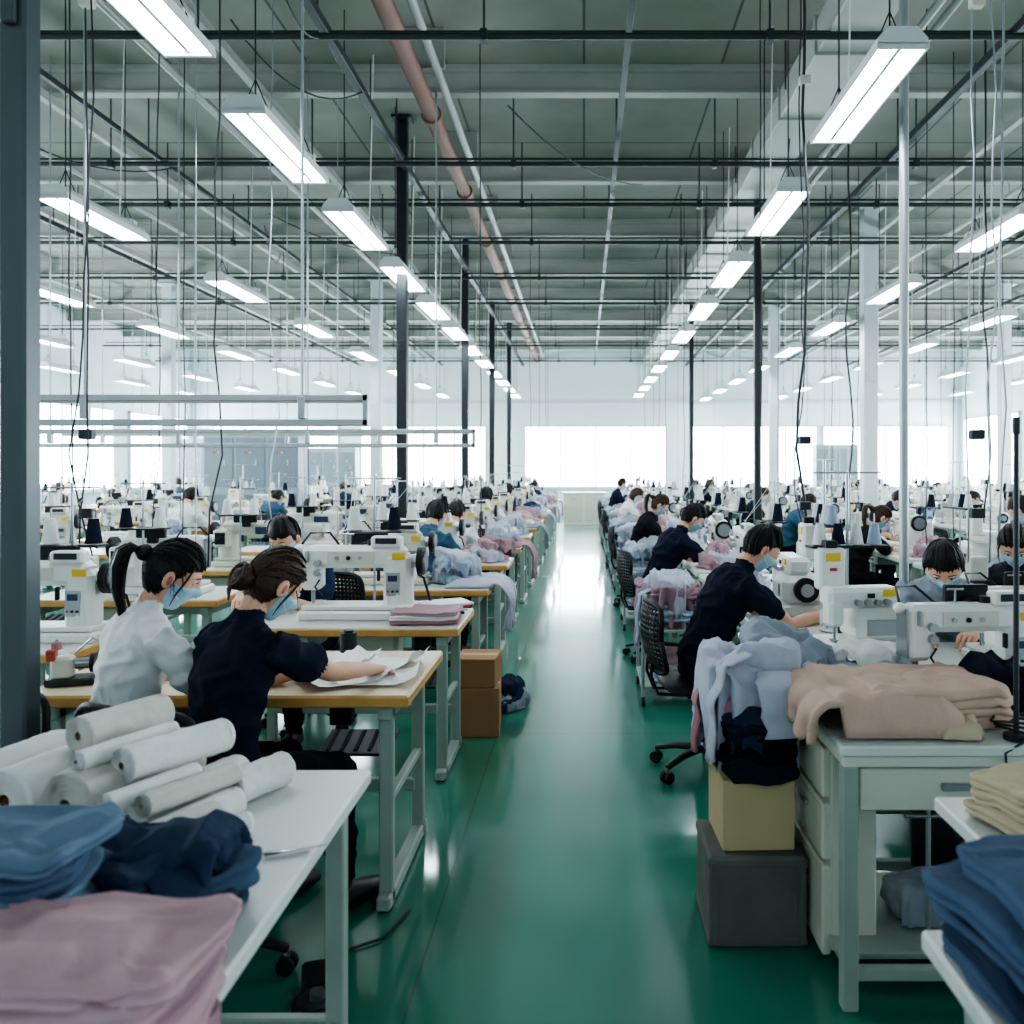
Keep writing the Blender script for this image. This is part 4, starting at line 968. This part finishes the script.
q=MB();q.cyl((0,0,0),(0,0,.92),.008,DARK,10);q.cyl((0,0,0),(0,0,.015),.035,DARK,16);q.box((0,0,.9),(.02,.02,.05),DARK);q.obj('thread_stand_rod',(1.24,2.44,.7515))
place(TB2,'sewing_table',(1.52,3.5,0),pi)
place(OV,'overlock_machine',(1.17,3.55,TZ),.15,1.05)
place(MCN,'sewing_machine',(1.80,3.45,TZ),.1,.95)
place(MCN,'sewing_machine',(1.34,2.94,.752),.1,1.0)
q=MB();q.box((0,0,.01),(.14,.14,.02),BLACK,.004);q.box((0,0,.1),(.02,.03,.17),BLACK,.003);q.box((0,-.01,.22),(.2,.03,.15),BLACK,.008,Matrix.Rotation(.15,3,'X'));q.obj('control_monitor',(1.84,2.78,.752),.4)
plain_table('packing_table',.83,1.9,1.48,2.02)
place(stack_mesh('folded_khaki_garments',.3,.22,3,.032,[C_KHA],71,.012,1.1),'folded_khaki_garments',(1.02,1.86,.752),.2)
plain_table('cutting_table',.57,1.5,.9,1.44)
place(stack_mesh('folded_denim',.35,.3,5,.034,[C_STEELB,C_DEN,C_STEELB,C_STEELB,C_STEELB],73,.014,1.25),'folded_denim',(.745,1.26,.752),.1)
q=MB();drop_into(q,(0,0,0),.2,.16,.1,.09,C_STEELB,501,6,.3,.02);q.obj('garment_heap',(.99,1.36,.752))
# overhead garment rails (left)
q=MB()
def rail(x0,x1,y,z):
    for dz in(0,-.13): q.box(((x0+x1)/2,y,z+dz),(x1-x0,.04,.035),GALV,.004)
    q.box((x1-.015,y,z-.065),(.03,.04,.17),GALV,.004);q.box(((x0+x1)/2,y,z-.02),(x1-x0,.02,.015),CREAM,.002)
    k=x1-.35
    while k>x0: q.cyl((k,y,z),(k,y,H),.008,GALV,8);q.box((k,y,z-.05),(.04,.05,.12),GALV);k-=1.15
rail(-4.6,-1.14,4.5,1.90);rail(-5.2,-.97,7.6,1.86);rail(-6.5,-2.2,10.6,1.95)
q.obj('overhead_garment_rail')
for x,y in((1.98,4.35),(2.05,4.3),(-2.5,4.3),(-2.56,4.35),(2.75,5.6),(1.5,5.9),(1.35,5.2),(3.4,7.2),(2.3,7.4),(-3.1,6.2),(-2.2,6.0),(-1.97,4.6)):
    cable(x,y,1.0 if x<0 else 1.05,.009 if random.random()<.6 else .005,random.choice([CABL,CABL,GALV]),.05)
cab.obj('hanging_power_cables')
q=MB()
for x,y in((2.0,4.33),(-2.53,4.33),(1.35,5.2)):
    for z in(1.3,1.7,3.9): q.box((x,y,z),(.07,.05,.05),CREAM if z>2 else DARK,.005)
    q.box((x,y,1.02),(.09,.07,.12),CREAM,.008)
q.obj('hanging_outlet_boxes')
def cabinet(x,y,w,h,rz=0):
    q=MB();q.box((0,0,h/2),(w,.45,h),M('cabinet_grey',(130,142,150),.5),.008)
    n=int(w/.45)
    for i in range(n):
        cx=-w/2+w*(i+.5)/n
        for z in(h*.28,h*.74):
            q.box((cx,-.232,z),(w/n*.9,.012,h*.4),M('cabinet_door',(104,116,124),.4),.003);q.box((cx+.1,-.242,z),(.02,.015,.1),STEEL,.002)
        for k in range(3): q.box((cx-.08+.08*k,-.243,h*.82),(.035,.008,.03),[RED,YEL,TEAL][k],.001)
    q.obj('control_cabinet',(x,y,0),rz)
cabinet(-10.9,24,1.6,2.35);cabinet(-7.2,24.4,1.4,2.1);cabinet(7.2,24.4,1.2,2.2);cabinet(-5.95,15.4,1.7,2.2)
q=MB();q.box((0,0,.42),(1.1,.5,.84),WHITE,.01);q.box((0,0,.86),(1.2,.6,.04),LAM,.005)
for s in(-.28,.28):q.box((s,-.255,.45),(.5,.012,.7),CREAM,.004);q.box((s,-.265,.7),(.1,.012,.02),STEEL,.002)
q.obj('supply_counter',(0,23,0))

# ------------------------------------------------------------------ world
w=bpy.data.worlds.new('w');S.world=w;w.use_nodes=True;w.node_tree.nodes['Background'].inputs[0].default_value=(.75,.88,1,1);w.node_tree.nodes['Background'].inputs[1].default_value=.5
try:
    S.view_settings.look='AgX - Medium High Contrast'
except Exception as e: print('look',e)
# ------------------------------------------------------------------ camera
cd=bpy.data.cameras.new('camera');cam=bpy.data.objects.new('camera',cd);COL.objects.link(cam);S.camera=cam
cam.location=(0,0,1.53);cam.rotation_euler=(pi/2,0,0);cd.sensor_width=36;cd.lens=29.9;cd.shift_x=-.0703;cd.shift_y=-.043
cd.dof.use_dof=True;cd.dof.focus_distance=3.9;cd.dof.aperture_fstop=3.2;cd.clip_start=.05
